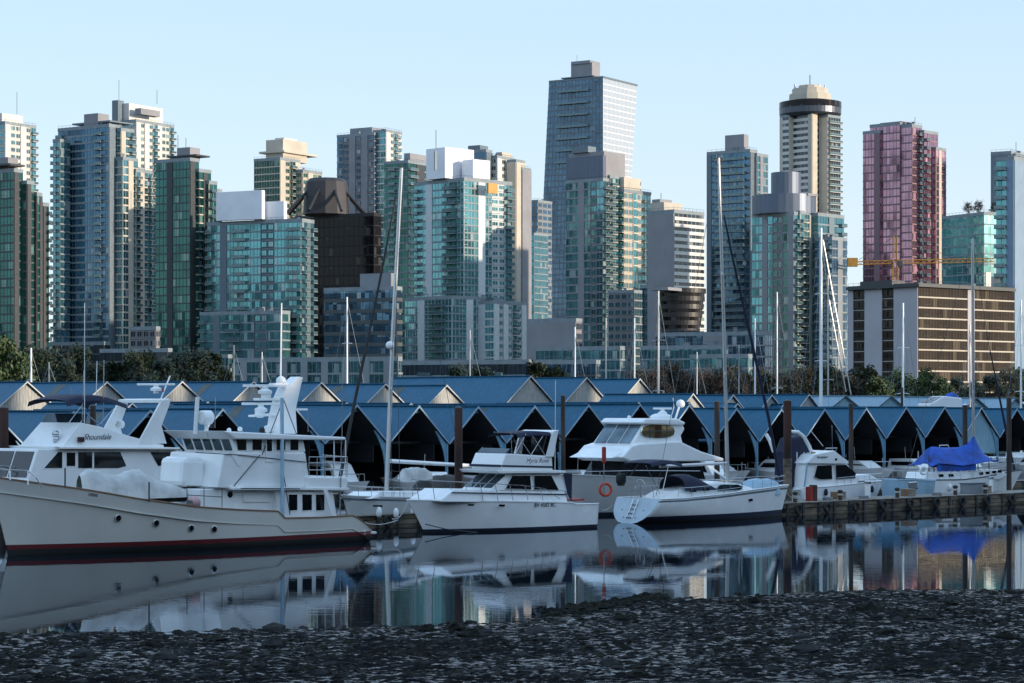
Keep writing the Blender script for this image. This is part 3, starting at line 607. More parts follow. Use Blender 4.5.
# low buildings along the shore street
t = Tower('office_building', 'dark blue glass building with a slanted left edge under the brown tower', 'building', 398, 740, 64)
t.block(324, 396, 402, 290, None, 'GGGGGGGG', 'GG', 'blueg', 'frame_d', 'slab_d', fh=3.6, sp=1.2, mull=2.5); t.solid('penthouse', 360, 391, 394, 273, 290, 'conc_g', 6)
t = Tower('terrace_houses', 'long row of grey terrace houses with big teal windows below the white-box block', 'building', 398, 620, 66)
t.block(234, 398, 402, 361, None, 'GWGGWGGWGGWGGWGGWGGWGGWG', 'GG', 'teal2', 'conc_g', 'conc_g', fh=3); 
t = Tower('terrace_houses', 'low dark shopfront row behind the middle boathouses', 'building', 528, 630, 66)
t.block(396, 528, 532, 364, None, 'GGBGGWGGBGG', 'G', 'darkg', 'slab_d', 'slab_g', fh=3.2)
t = Tower('low_building', 'low grey-blue block with terraces under the tallest tower', 'building', 600, 700, 64)
t.block(528, 576, 582, 322, None, 'WWWWW', 'PP', 'blueg', 'conc_m', 'conc_m', fh=3.2, back=40); t.block(536, 620, 625, 350, None, 'GGGBGGGG', 'GG', 'teal2', 'conc_g', 'slab_g', fh=3); t.block(528, 596, 600, 364, None, 'GBGGBGG', 'GG', 'blueg', 'slab_g', 'slab_d', fh=3, back=-20)
t = Tower('low_building', 'low teal glass terrace building left of the foreground mast', 'building', 720, 700, 64)
t.block(640, 722, 728, 349, None, 'GGBGGGBG', 'GG', 'teal2', 'conc_g', 'slab_g', fh=3); t.block(655, 765, 772, 335, None, 'GGGGWWGGG', 'GG', 'blueg', 'conc_m', 'conc_m', fh=3.2, back=30); t.block(690, 748, 752, 358, None, 'GGGGGG', 'G', 'teal', 'slab_g', 'slab_g', fh=3, back=-15)
t = Tower('low_building', 'dark low block between the left glass towers', 'building', 165, 720, 64)
t.block(100, 168, 172, 352, None, 'GGWGGW', 'GG', 'darkg', 'frame_d', 'slab_d', fh=3); t.block(130, 156, 160, 330, None, 'PPPP', 'PP', 'darkg', 'conc_m', 'slab_d', fh=3, back=40)
t = Tower('low_building', 'shaded block behind the trees at the far left', 'building', 104, 800, 64)
t.block(42, 104, 110, 345, None, 'GGGWGGG', 'G', 'darkg', 'frame_d', 'slab_d', fh=3)

# tower crane
def lattice(mb, a, b, w, seg, r=.11):
    a, b = Vector(a), Vector(b); d = (b-a); n = max(2, int(d.length/seg)); d.normalize()
    s = d.cross(Vector((0,0,1))); s = s.normalized() if s.length > .1 else Vector((1,0,0)); t_ = d.cross(s)
    cs = [s*w+t_*w, s*w-t_*w, -s*w-t_*w, -s*w+t_*w]
    for c in cs: mb.tube([a+c, b+c], r*1.3, 4)
    for i in range(n):
        p0 = a+(b-a)*i/n; p1 = a+(b-a)*(i+1)/n
        for k in range(4): mb.tube([p0+cs[k], p1+cs[(k+1) % 4]], r*.8, 4)
Yc = 800; O = at(895, 262, Yc); cr = empty('tower_crane', (O.x, Yc, 5)); tag(cr, 'yellow tower crane with its long jib in front of the pink tower', 'crane')
zj = O.z-5; m1 = MB(); lattice(m1, (0,0,0), (0,0,zj+1), .9, 2.2); m1.build('mast', M['yellow'], cr)
m1 = MB(); lattice(m1, (0,0,zj+1), (0,0,zj+9), .6, 2); m1.build('tower_peak', M['yellow'], cr)
m1 = MB(); lattice(m1, (1,0,zj), (36,8,zj+1.2), .6, 2, .10); m1.build('jib', M['yellow'], cr)
m1 = MB(); lattice(m1, (-1,0,zj), (-15.5,-3,zj-.6), .55, 2, .10); m1.build('counter_jib', M['yellow'], cr)
m1 = MB(); m1.box((-17,-4.2,zj-1.8), (-13.5,-2.0,zj+1.2)); m1.build('counterweight', M['yellow'], cr, bevel=.1)
m1 = MB(); m1.box((.9,-1.8,zj-1.6), (2.5,-.4,zj+.4)); m1.build('cab', M['frame_d'], cr, bevel=.1)
m1 = MB(); m1.tube([(0,0,zj+9),(22,5,zj+1.5)], .08, 4); m1.tube([(0,0,zj+9),(-13,-3,zj+.6)], .08, 4); m1.build('pendant_line', M['frame_d'], cr)

# ------------------------------------------------------------------ trees on the shore
def crown(seed, h, w, leaves, dense=.5, lm='leaf_dark', base=.25, size=.55):
    r_ = random.Random(seed); mb = MB(); cl = []
    for i in range(26):
        a = r_.uniform(0, 6.28); rr = w*math.sqrt(r_.random())*.8; z = h*(base+(1-base)*r_.random()); k = 1-abs((z/h-base)/(1-base)-.42)*1.1
        cl.append((rr*k*math.cos(a), rr*k*math.sin(a), z, r_.uniform(.16,.34)*w))
    for i in range(leaves):
        c = cl[i % len(cl)]; d = Vector((r_.gauss(0,1), r_.gauss(0,1), r_.gauss(0,.8))); d.normalize(); d *= c[3]*r_.random()**.45
        p = Vector(c[:3])+d; a = Vector((r_.uniform(-1,1), r_.uniform(-1,1), r_.uniform(-1,1))).normalized(); b = a.orthogonal().normalized(); s = size*r_.uniform(.5,1.1)
        mb.add([p-a*s, p-b*s*.5, p+a*s, p+b*s*.5], [(0,1,2,3)])
    return mb.mesh('crown', M[lm])
def trunkm(seed, h, r=.25, bare=False):
    r_ = random.Random(seed); mb = MB(); mb.tube([(0,0,-.5),(.1,0,h*.4),(0,.1,h*.85)], r, 6, r1=r*.3)
    for k in range(26 if bare else 7):
        a = r_.uniform(0,6.28); z = h*r_.uniform(.25,.7); l = h*r_.uniform(.15,.35)
        e = (l*math.cos(a), l*math.sin(a), z+l*r_.uniform(.6,1.4)); mb.tube([(0,0,z), e], r*.35, 4, r1=.05)
        if bare:
            for q in range(4): 
                f = Vector(e)*.6+Vector((0,0,z))*.4; mb.tube([f, (e[0]+r_.uniform(-1.5,1.5), e[1]+r_.uniform(-1.5,1.5), e[2]+r_.uniform(0,1.6))], .06, 3, r1=.03)
    return mb.mesh('trunk', M['bark'])
K = []
for i, (lm, h, w, n, sz) in enumerate([('leaf_dark',13,5,2600,.42),('leaf_dark',10,5,2400,.42),('leaf_green',8.5,3.8,2000,.34),('leaf_red',9,4,1500,.28),('leaf_grey',7.5,3.6,1300,.28)]):
    K.append((crown(i, h, w, n, lm=lm, size=sz), trunkm(i, h, bare=i >= 3)))
nm = ['broad_tree','broad_tree','green_tree','bare_tree','pale_tree']
tl = {0: 'dark leafy tree on the shaded shore below the left towers', 1: 'dark leafy tree on the shaded shore below the left towers', 2: 'fresh green tree in front of the low beige hotel',
      3: 'reddish budding tree on the shore behind the middle masts', 4: 'thin olive-grey tree on the shore behind the masts'}
def tree(px, py, Y, k, sc=1, label=None, group='trees along the far shore'):
    top = zof(py, Y); h = [13,10,8.5,9,7.5][k]*.97; s = max(.3, (top-4.5)/h)*sc
    e = empty(nm[k], ((px-512)*Y/F, Y, top-h*s), random.uniform(0, 6)); e.scale = (s*random.uniform(.85,1.15),)*2+(s,)
    put('trunk', K[k][1], e); put('crown', K[k][0], e); tag(e, label or tl[k], 'tree', group)
rng = random.Random(5)
px = -12
while px < 215: tree(px, rng.uniform(352, 368), rng.uniform(415, 470), rng.choice([0, 1]), group='dark trees on the left shore'); px += rng.uniform(11, 19)
tree(8, 343, 410, 2, 1, 'lighter green tree at the far left edge above the roofs', 'dark trees on the left shore')
for px in (655, 672, 689, 701, 716): tree(px, rng.uniform(368, 376), rng.uniform(410, 430), 3, group='reddish trees on the middle shore')
for px in (640, 733, 746, 758, 771, 785, 797, 811, 826, 838): tree(px, rng.uniform(370, 379), rng.uniform(410, 450), rng.choice([4, 4, 1]), group='grey-green trees on the middle shore', label='dull grey-green tree on the shore between the masts')
for px in (850, 864, 879, 895, 912, 926, 941, 955, 972, 990, 1006, 1020): k = rng.choice([2, 2, 4, 1]); tree(px, rng.uniform(370, 382), rng.uniform(412, 445), k, group='trees in front of the beige hotel', label='leafy shore tree in front of the low beige hotel')
for px in (455, 540, 553, 480): tree(px, rng.uniform(366, 372), 450, 1, label='small dark tree behind the middle boathouse roofs', group='small trees on the middle shore')
for i, (px, s) in enumerate(((968, 1), (978, 1.1), (994, 1), (1003, .9))):
    Y = 880; e = empty('roof_tree', ((px-512)*Y/F, Y, zof(213, Y)-1.8), i); e.scale = (s*.62,)*3; put('trunk', K[3][1], e); put('crown', K[3][0], e); tag(e, 'small dark round tree on the roof of the green glass building', 'tree', 'rooftop trees')

# ------------------------------------------------------------------ boathouses
RA = 44.0; RU = Vector((math.cos(R(RA)), math.sin(R(RA)), 0)); RV = Vector((-math.sin(R(RA)), math.cos(R(RA)), 0))
def shed_meshes(s, zr, ze, ln, roof, gable, open_front=True):
    far_ = gable is not None; bb = .09 if far_ else .13
    """one gabled boathouse; x across, y back along the ridge, origin under the near gable at the water"""
    h = s/2; out = {}
    mb = MB(); th = .10; ov = .28
    for sg in (-1, 1):
        a = [(0, -ov, zr), (sg*h, -ov, ze), (sg*h, -ov, ze-th), (0, -ov, zr-th)]; b = [(x, ln, z) for x, y, z in a]; mb.loft(a, b)
    out['roof'] = (mb, [M[roof]])
    mb = MB()  # dark sheet under the roof, standing in for the shade inside
    for sg in (-1, 1):
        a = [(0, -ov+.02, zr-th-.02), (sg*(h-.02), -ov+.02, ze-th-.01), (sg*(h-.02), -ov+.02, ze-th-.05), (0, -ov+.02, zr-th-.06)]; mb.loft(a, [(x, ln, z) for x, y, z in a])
    out['underside_shade'] = (mb, [M['shedwall']])
    mb = MB(); mb.box((-.16,-ov,zr-.01), (.16,ln,zr+.07)); out['ridge_cap'] = (mb, [M[roof]])
    mb = MB()                             # barge boards up the gable
    for sg in (-1, 1):
        a = [(0, -ov-.05, zr+.03), (sg*(h-.03), -ov-.05, ze+.03), (sg*(h-.03), -ov-.05, ze+.03-bb), (0, -ov-.05, zr+.03-bb*1.4)]; mb.loft(a, [(x, -ov-.01, z) for x, y, z in a])
    out['barge_board'] = (mb, [M['frame_d' if roof == 'roofgrey' else 'conc_w' if far_ else 'trimblue']])
    if gable:
        mb = MB(); zt = ze-.1; a = [(-h+.1, 0, zt-1.6), (h-.1, 0, zt-1.6), (h-.1, 0, zt), (0, 0, zr-.12), (-h+.1, 0, zt)]; mb.loft(a, [(x, .12, z) for x, y, z in a])
        out['gable_wall'] = (mb, [M[gable]])
    else:
        mb = MB(); a = [(-.4, .1, zr-.55), (.4, .1, zr-.55), (0, .1, zr-.13)]; mb.loft(a, [(x, .2, z) for x, y, z in a]); out['gable_wall'] = (mb, [M['bluepost']])
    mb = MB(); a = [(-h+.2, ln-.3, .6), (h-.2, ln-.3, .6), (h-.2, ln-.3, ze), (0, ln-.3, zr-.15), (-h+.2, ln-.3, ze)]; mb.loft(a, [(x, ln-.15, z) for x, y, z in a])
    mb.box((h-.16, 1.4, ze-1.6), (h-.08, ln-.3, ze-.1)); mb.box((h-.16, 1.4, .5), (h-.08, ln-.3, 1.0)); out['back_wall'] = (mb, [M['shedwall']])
    mb = MB()                             # corner post with a curved knee brace up to the rafter
    mb.box((h-.17, -.2, .3), (h-.03, .0, ze)); out['post'] = (mb, [M['bluepost']])
    mb = MB(); n = 7; ins = []; 
    for k in range(n): f = k/(n-1); ins.append((h-.2-1.15*f**2.2, -.12, ze-2.3+f*(2.3+.95)))
    outr = [(h-.16, -.12, ze-2.3), (h-.12, -.12, ze-.1), (h-1.3, -.12, ze+1.0*(1.3/h)*(zr-ze)/1.2)]
    outr[2] = (h-1.2, -.12, ze+(zr-ze)*1.2/h-.15)
    loop = ins+outr[::-1]; mb.loft(loop, [(x, -.02, z) for x, y, z in loop]); out['knee_brace'] = (mb, [M['bluepost']])
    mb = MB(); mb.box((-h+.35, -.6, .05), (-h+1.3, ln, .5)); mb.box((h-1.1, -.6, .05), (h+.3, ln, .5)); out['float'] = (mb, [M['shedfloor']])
    mb = MB()
    for k in range(5): y = 3+k*(ln-4)/4; mb.box((-h+.2, y, ze-.1), (h-.2, y+.12, ze+.1))
    out['roof_beam'] = (mb, [M['frame_d']])
    return {k: v[0].mesh(k, v[1]) for k, v in out.items()}
def row(n0, n1, px0, Y0, s, zr, ze, ln, roof, gable, label, group, parts=None, strips=(), zfun=None, skip=()):
    P0 = at(px0, HZ, Y0); P0.z = 0; cache = {}
    for n in range(n0, n1+1):
        if n in skip: continue
        z2 = zfun(n) if zfun else 0; key = z2
        if key not in cache: cache[key] = shed_meshes(s, zr+z2, ze+z2, ln, roof, gable)
        P = P0+RU*(n*s); P.z += .10*math.sin(n*5.3+px0); e = empty('boathouse', P, R(RA))
        tag(e, label(n) if callable(label) else label, 'boathouse', group)
        for k, me in cache[key].items():
            if parts and k not in parts: continue
            put(k, me, e)
        if n in strips:                   # a translucent strip let into the left slope
            mb = MB(); h = s/2; y0 = ln*.35; y1 = y0+1.3
            a = [(-.25, y0, zr+z2-.25*(zr-ze)/h+.03), (-h+.1, y0, ze+z2+.05), (-h+.1, y1, ze+z2+.05), (-.25, y1, zr+z2-.25*(zr-ze)/h+.03)]
            mb.loft(a, [(x, y, z-.05) for x, y, z in a]); mb.build('skylight_strip', M['skylight'], e)
# front row, open fronts
def lab_front(n):
    m = {-7: 'far left', -6: 'second from the left edge'}
    where = {-7:'at the far left edge behind the yacht bow', -6:'behind the navy bimini of the left yacht', -5:'behind the sloping radar arch of the left yacht', -4:'behind the pilothouse roof of the trawler',
             -3:'behind the white radar mast of the trawler', -2:'behind the aft upper deck of the trawler', -1:'just right of the tall left mast', 0:'just right of the rust-brown piling',
             1:'behind the flybridge canopy of the middle cruiser', 2:'left of the white yacht with curved bridge', 3:'behind the radar of the curved white yacht', 4:'just left of the foreground mast',
             5:'just right of the foreground mast', 6:'behind the tall rusty piling', 7:'behind the small white cabin cruiser', 8:'just right of the dark pile above the cabin cruiser', 9:'left of the blue tarp',
             10:'directly above the left end of the blue tarp', 11:'with a pale closed gable behind the ketch mast', 12:'at the right end above the ketch bow', 13:'last at the right edge'}
    return 'open blue-roofed boathouse '+where[n]
row(-7, 10, 476, 189, 6.5, 7.15, 4.15, 15, 'roofblue', None, lab_front, 'open boathouses of the front row', strips=(-7, -5, -3, 1, 4), zfun=lambda n: -.35 if n <= -4 else -.25 if n >= 5 else 0)
row(11, 11, 476, 189, 6.5, 6.9, 3.9, 15, 'roofblue', 'sidingblue', lab_front, 'open boathouses of the front row')
row(12, 13, 476, 189, 6.5, 6.9, 3.9, 15, 'roofblue', None, lab_front, 'open boathouses of the front row')
far = ('roof', 'ridge_cap', 'barge_board', 'gable_wall', 'back_wall', 'float')
# a second row whose ridges just show over the first
row(-5, 6, 470, 209, 7.4, 7.35, 4.6, 12, 'roofblue', 'siding', 'blue-roofed boathouse of which only the upper slope shows over the front row', 'half hidden boathouses behind the front row', far, strips=(-4, -2, 0, 3, 5))
row(0, 3, 691, 232, 6.2, 8.35, 5.8, 12, 'roofblue', 'siding', lambda n: 'small blue boathouse with siding gable '+['left of', 'just right of', 'well right of', 'far right of'][n]+' the foreground mast top row', 'small gabled boathouses in the middle', far)
# tall row with pale siding gables
lg = {-7:'at the very left edge, mostly cut off', -6:'at the left edge above the yacht', -5:'above the navy bimini of the left yacht', -4:'right of the left yacht radar', -3:'between the trawler chimney and its radars', -2:'just right of the trawler radar mast',
      -1:'just left of the tall left mast', 0:'right of the tall left mast'}
row(-7, 0, 445, 228, 8.0, 9.25, 6.2, 16, 'roofblue', 'siding', lambda n: 'tall blue boathouse with pale siding gable '+lg[n], 'tall boathouses with siding gables', far, strips=(-6, -5, -3, -1, 0))
lh = ['above the middle cruiser', 'right of the dark middle piling', 'tallest on the right, before the low terraces']
row(0, 2, 529, 244, 8.5, 10.2, 6.8, 22, 'roofblue', 'siding', lambda n: 'large blue boathouse with wide siding gable '+lh[n], 'large gabled boathouses', far)
lr = ['just right of the tall rusty piling', 'second from the left of the grey roofs', 'third grey roof, above the dinghy cover', 'above the blue tarp ketch', 'above the ketch bow', 'last grey roof at the right edge']
row(-1, 4, 844, 266, 8.7, 8.2, 6.0, 16, 'roofgrey', 'sidingblue', lambda n: 'pale grey-blue roofed boathouse '+lr[n+1], 'grey roofed boathouses on the right', far)

# ------------------------------------------------------------------ docks and pilings
def dock(name, label, x0, wl0, x1, wl1, wd, h=.75, mi='dockwood'):
    """timber float dock between two waterline pixels of its near edge"""
    a = Vector(((x0-512)*Ywl(wl0)/F, Ywl(wl0), 0)); b = Vector(((x1-512)*Ywl(wl1)/F, Ywl(wl1), 0)); d = b-a; L_ = d.length
    e = empty(name, a, math.atan2(d.y, d.x)); tag(e, label, 'dock')
    mb = MB(); r_ = random.Random(int(x0))
    n = int(L_/3.2)
    for k in range(n):                    # side timbers in staggered lengths
        for j, (z0, z1) in enumerate(((-.25, .12), (.14, .42), (.45, h-.03))):
            o = r_.uniform(-.05, .05); mb.box((k*L_/n+.02+(j % 2)*.8, o, z0), ((k+1)*L_/n-.02+(j % 2)*.8, wd-.05, z1))
    mb.build('side_timber', M[mi], e, bevel=.015)
    mb = MB(); k = 0
    while k*.25 < L_: mb.box((k*.25, -.08+r_.uniform(-.03,.03), h), (k*.25+.23, wd, h+.05)); k += 1
    mb.build('deck_planks', M['dockdeck'], e)
    mb = MB()
    for k in range(int(L_/1.6)): mb.box((k*1.6+.3, -.12, .1), (k*1.6+.5, 0, h+.02))
    mb.build('cleat_block', M['frame_d'], e)
    for k in range(int(L_/3)):
        t = MB(); c = (k*3+1.2, -.28, .38); ring = []
        for i in range(10):
            A = i*math.pi/5; ring.append([(c[0]+(.27+.11*math.cos(q*math.pi/3))*math.cos(A), c[1]+.11*math.sin(q*math.pi/3), c[2]+(.27+.11*math.cos(q*math.pi/3))*math.sin(A)) for q in range(6)])
        ring.append(ring[0]); t.grid(ring, 0, close=True); t.build('tyre_fender', M['rubber'], e)
    return e, L_
DR, DRL = dock('dock', 'long weathered timber dock with tyre fenders on the right', 783, 515.5, 1060, 501.5, 3.0)
dock('dock', 'dark dock end between the trawler stern and the middle cruiser', 330, 530, 470, 523, 2.4, .7)
dock('dock', 'low shaded dock behind the curved white yacht', 560, 512, 800, 500, 2.0, .6)
dock('dock', 'far dock in front of the boathouse openings', 250, 503, 1060, 486, 1.8, .5)
def piling(px, top, wl, w, m, label, cap=None, lower=None):
    Y = Ywl(wl); X = (px-512)*Y/F; z1 = zof(top, Y); r = w/2*Y/F; e = empty('piling', (X, Y, 0)); tag(e, label, 'piling', 'pilings of the marina')
    mb = MB(); mb.lathe([(r*1.03,-1.5),(r*1.02,z1*.5),(r,z1)], (0,0,0), 14); mb.build('pile', M[m], e, smooth=False)
    mb = MB(); mb.lathe([(r*.98,z1),(r*.8,z1+.05),(r*.1,z1+.10)], (0,0,0), 14); mb.build('pile_cap', M[cap or 'frame_d'], e)
    if lower: mb = MB(); mb.lathe([(r*1.12,-1),(r*1.1,lower)], (0,0,0), 14); mb.build('sleeve', M['dockwood'], e)
piling(4, 408, 520, 9, 'rust', 'rust-red steel piling at the left edge before the left yacht')
piling(93, 406, 505, 6, 'pilewood', 'dark wooden piling seen under the left yacht canopy')
piling(458.5, 408, 522, 8, 'rust', 'rust-brown piling rising behind the bow of the middle cruiser')
piling(563, 396, 510, 4.5, 'pilewood', 'thin dark piling between the middle cruiser and the curved yacht')
piling(717, 402, 506, 5.5, 'pilewood', 'dark piling close behind the foreground mast')
piling(787.5, 401, 513, 8, 'rust', 'tall rusty piling with a pale lower half at the dock end', lower=3.6)
piling(851, 404, 503, 4.5, 'pilewood', 'dark piling behind the small cabin cruiser')
piling(965, 405, 499, 5, 'pilewood', 'dark piling with a light on top beside the ketch mast', cap='white')
piling(1009, 398, 500, 5, 'pilewood', 'dark piling near the right edge above the ketch bow')
piling(902, 388, 470, 2.5, 'pilewood', 'slim dark piling among the grey roofs')
piling(663, 391, 460, 2.5, 'dockwood', 'slim tan piling behind the middle boathouse roofs')

# ------------------------------------------------------------------ boats
class Boat:
    """local frame: origin at the stern on the waterline, x towards the bow; side=+1 shows port, -1 starboard"""
    def __init__(s, name, label, cat, stern, bow, hb, side, group=None):
        S = at(stern[0], HZ, Ywl(stern[1])); B = at(bow[0], HZ, Ywl(bow[1])); S.z = B.z = 0; d = B-S
        s.side = side; s.hb = hb; s.L = math.sqrt(d.length**2-hb**2); s.ang = math.atan2(d.y, d.x)+side*math.atan2(hb, s.L)
        s.h = Vector((math.cos(s.ang), math.sin(s.ang), 0)); s.n = Vector((-s.h.y, s.h.x, 0)); s.O = S-s.n*side*hb
        s.e = empty(name, s.O, s.ang); tag(s.e, label, cat, group)
    def loc(s, px, py, y):               # pixel -> (x, z) on the plane local y = side*y
        P = s.O+s.n*(s.side*y); k = px-512; t = (k*P.y-F*P.x)/(F*s.h.x-k*s.h.y); q = P+s.h*t
        return t, zof(py, q.y)
    def poly(s, pts, y): return [s.loc(a, b, y) for a, b in pts]
    def bd(s, f): return s.hb*(1-max(0, (f-s.full)/(1-s.full))**2.5)*(s.sk+(1-s.sk)*min(1, f/.35)) if f < .999 else .03
    def bw(s, f): return s.hb*.92*(1-max(0, (f-.3)/.7)**2.0)*(s.sk+(1-s.sk)*min(1, f/.35)) if f < .999 else .02
    def hull(s, sheer, over, mats=('white','antifoul','navy'), boot=(.05,.22), full=.5, sk=.9, bul=.12, ov_s=0, rnd=False, band=None, deck='white', cap=None, canoe=0, bevel=0):
        s.full, s.sk, s.over, s.ovs = full, sk, over, ov_s; Ld = s.L+over; pts = []
        for px, py in sheer:
            y = s.hb
            for _ in range(5):
                t, z = s.loc(px, py, y); f = max(0, min(1, (t+ov_s)/(Ld+ov_s))); y = s.bd(f)
            pts.append((t, z))
        pts.sort(); s.sh = pts
        ns = 44; lv = [('a', -.6), ('a', 0), ('a', boot[0]), ('a', boot[1]), ('r', .4), ('r', .7), ('r', .86), ('r', .93), ('r', 1)]
        mi_ = [1, 1, 2, 0, 0, 0, 3 if band else 0, 0]; ml = [M[m] for m in mats]+([M[band]] if band else [])
        rows = {1: [], -1: []}; dk = []
        for i in range(ns+1):
            f = i/ns; xd = -ov_s+f*(Ld+ov_s); zs = s.zs(xd); row = []
            for kind, a in lv:
                v = a*1.0 if kind == 'r' else a/zs; z = v*zs
                vv = max(0, v); b = s.bw(f)+(s.bd(f)-s.bw(f))*vv**.75
                if a < 0: b *= .7
                if rnd:
                    wq = (1-f)**3; vt = max(0, min(1, (z+.08)/(zs+.08))); b = b*(1-wq)+s.bd(f)*math.sqrt(max(0, 1-(1-vt)**2.3))*wq
                x = f*s.L+over*vv**1.1*f**4 - ov_s*vv*(1-f)**4
                if a < 0: x -= .5*f**6
                row.append((x, b, z))
            for sg in (1, -1): rows[sg].append([(x, sg*b, z) for x, b, z in row])
            dk.append((row[-1][0], row[-1][1]-.04, zs-bul))
        mb = MB(); nl = len(lv)
        for sg in (1, -1):
            base = len(mb.v); mb.v += [p for r_ in rows[sg] for p in r_]
            for i in range(ns):
                for k in range(nl-1):
                    q = [base+i*nl+k, base+(i+1)*nl+k, base+(i+1)*nl+k+1, base+i*nl+k+1]
                    mb.f.append(q if sg < 0 else q[::-1]); mb.m.append(mi_[k])
        for k in range(nl-1):             # transom
            a, b = rows[1][0][k], rows[1][0][k+1]; c, d = rows[-1][0][k+1], rows[-1][0][k]; mb.add([a, b, c, d], [(0,1,2,3)], mi_[k])
        ho = mb.build('hull', ml, s.e, fix=True)
        for p in ho.data.polygons: p.use_smooth = abs(p.normal.x) < .97
        mb = MB(); mb.grid([[(x, b, z), (x, b*.4, z+.04), (x, -b*.4, z+.04), (x, -b, z)] for x, b, z in dk]); mb.build('deck', M[deck], s.e)
        mb = MB()                         # cap rail
        for sg in (1, -1): mb.tube([(r_[-1][0], sg*r_[-1][1], r_[-1][2]) for r_ in [rows[1][i] for i in range(ns+1)]], .045, 5)
        mb.build('cap_rail', M[cap or mats[0]], s.e); s.dk = dk; return ho
    def zs(s, x):
        p = s.sh
        if x <= p[0][0]: return p[0][1]
        for (a, b), (c, d) in zip(p, p[1:]):
            if a <= x <= c: return b+(d-b)*(x-a)/max(1e-6, c-a)
        return p[-1][1]
    def half(s, x): f = max(0, min(1, (x+s.ovs)/(s.L+s.over+s.ovs))); return s.bd(f)
    def house(s, name, pts, w, m, taper=0, bevel=.05, parent=None, w2=None):
        q = s.poly(pts, w); zb = min(z for x, z in q); W = lambda z: w-taper*(z-zb)
        mb = MB(); mb.loft([(x, s.side*W(z), z) for x, z in q], [(x, -s.side*(w2 or W(z)), z) for x, z in q])
        return mb.build(name, M[m], parent or s.e, bevel=bevel, fix=True)
    def plate(s, name, pts, w, m, th=.03, parent=None, both=False, taper=0, zb=0, off=0):
        q = s.poly(pts, w); mb = MB()
        for sg in ((1, -1) if both else (1,)):
            W = lambda z: s.side*sg*(w+off-taper*(z-zb))
            mb.loft([(x, W(z), z) for x, z in q], [(x, W(z)+s.side*sg*th, z) for x, z in q])
        return mb.build(name, M[m], parent or s.e, fix=True)
    def window(s, pts, w, m='winblack', th=.02, frame='white', fr=.05, **k):
        q = s.poly(pts, w+.004); cx = sum(a for a, b in q)/len(q); cz = sum(b for a, b in q)/len(q)
        mb = MB(); o = [(cx+(a-cx)*1.0+math.copysign(fr, a-cx), cz+(b-cz)+math.copysign(fr, b-cz)) for a, b in q]
        y0, y1, y2 = s.side*w, s.side*(w+.02), s.side*(w+.035)
        mb.loft([(x, y0, z) for x, z in o], [(x, y1, z) for x, z in o]); fo = mb.build('window', M[frame], s.e, fix=True)
        mb = MB(); mb.loft([(x, y1, z) for x, z in q], [(x, y2, z) for x, z in q]); mb.build('pane', M[m], fo, fix=True); return fo
    def front(s, p0, p1, w, n, m='winblack', u0=.04, u1=.96, v0=.1, v1=.9, gap=.05, tilt=None, name='front_window', fx=1):
        """n windows across the front between lower edge p0 and upper edge p1 (pixels on the side plane)"""
        a = s.loc(*p0, w); b = s.loc(*p1, w); d = Vector((b[0]-a[0], 0, b[1]-a[1])); nn = Vector((d.z, 0, -d.x)).normalized()*fx
        for i in range(n):
            c0 = u0+(u1-u0)*i/n+gap/2; c1 = u0+(u1-u0)*(i+1)/n-gap/2
            P = lambda u, v, o: Vector((a[0], w*(1-2*u), a[1]))+d*v+nn*o
            mb = MB(); A = [P(c0,v0,.01), P(c1,v0,.01), P(c1,v1,.01), P(c0,v1,.01)]; mb.loft(A, [p+nn*.03 for p in A]); mb.build(name, M[m], s.e, fix=True)
    def pt(s, px, py, y): x, z = s.loc(px, py, y); return Vector((x, s.side*y, z))
    def tubes(s, name, paths, r=.03, m='steel', parent=None, n=5, r1=None):
        mb = MB()
        for p in paths: mb.tube([s.pt(*q) if not isinstance(q, Vector) else q for q in p], r, n, r1=r1)
        return mb.build(name, M[m], parent or s.e)
    def railing(s, f0, f1, h, n, name='railing', inset=.12, sides=(1, -1), mid=False, r=.022):
        """stanchions and rail following the deck edge between two fractions of its length"""
        mb = MB(); Ld = s.L+s.over
        for sg in sides:
            tops = []
            for i in range(n+1):
                x = -s.ovs+(f0+(f1-f0)*i/n)*(Ld+s.ovs); x = min(x, Ld-.08); y = max(.02, s.half(x)-inset)*sg; z = s.zs(x)
                mb.tube([(x, y, z-.05), (x+.02, y, z+h)], r, 4); tops.append((x+.02, y, z+h))
            mb.tube(tops, r, 5)
            if mid: mb.tube([(a, b, c-h/2) for a, b, c in tops], r*.7, 4)
        return mb.build(name, M['steel'], s.e)
    def text(s, body, px, py, w, size, m='navy', shear=.35, name='lettering'):
        c = bpy.data.curves.new('lettering', 'FONT'); c.body = body; c.size = size; c.shear = shear; c.extrude = .004; c.align_x = 'CENTER'; c.align_y = 'CENTER'
        o = bpy.data.objects.new('lettering', c); COL.objects.link(o); bpy.context.view_layer.update()
        me = bpy.data.meshes.new_from_object(o); bpy.data.objects.remove(o); me.materials.clear(); me.materials.append(M[m])
        r = bpy.data.objects.new(name, me); COL.objects.link(r); r.parent = s.e; x, z = s.loc(px, py, w)
        r.matrix_local = Matrix.Translation((x, s.side*(w+.03), z)) @ Matrix(((-s.side,0,0),(0,0,s.side),(0,1,0))).to_4x4()
        return r
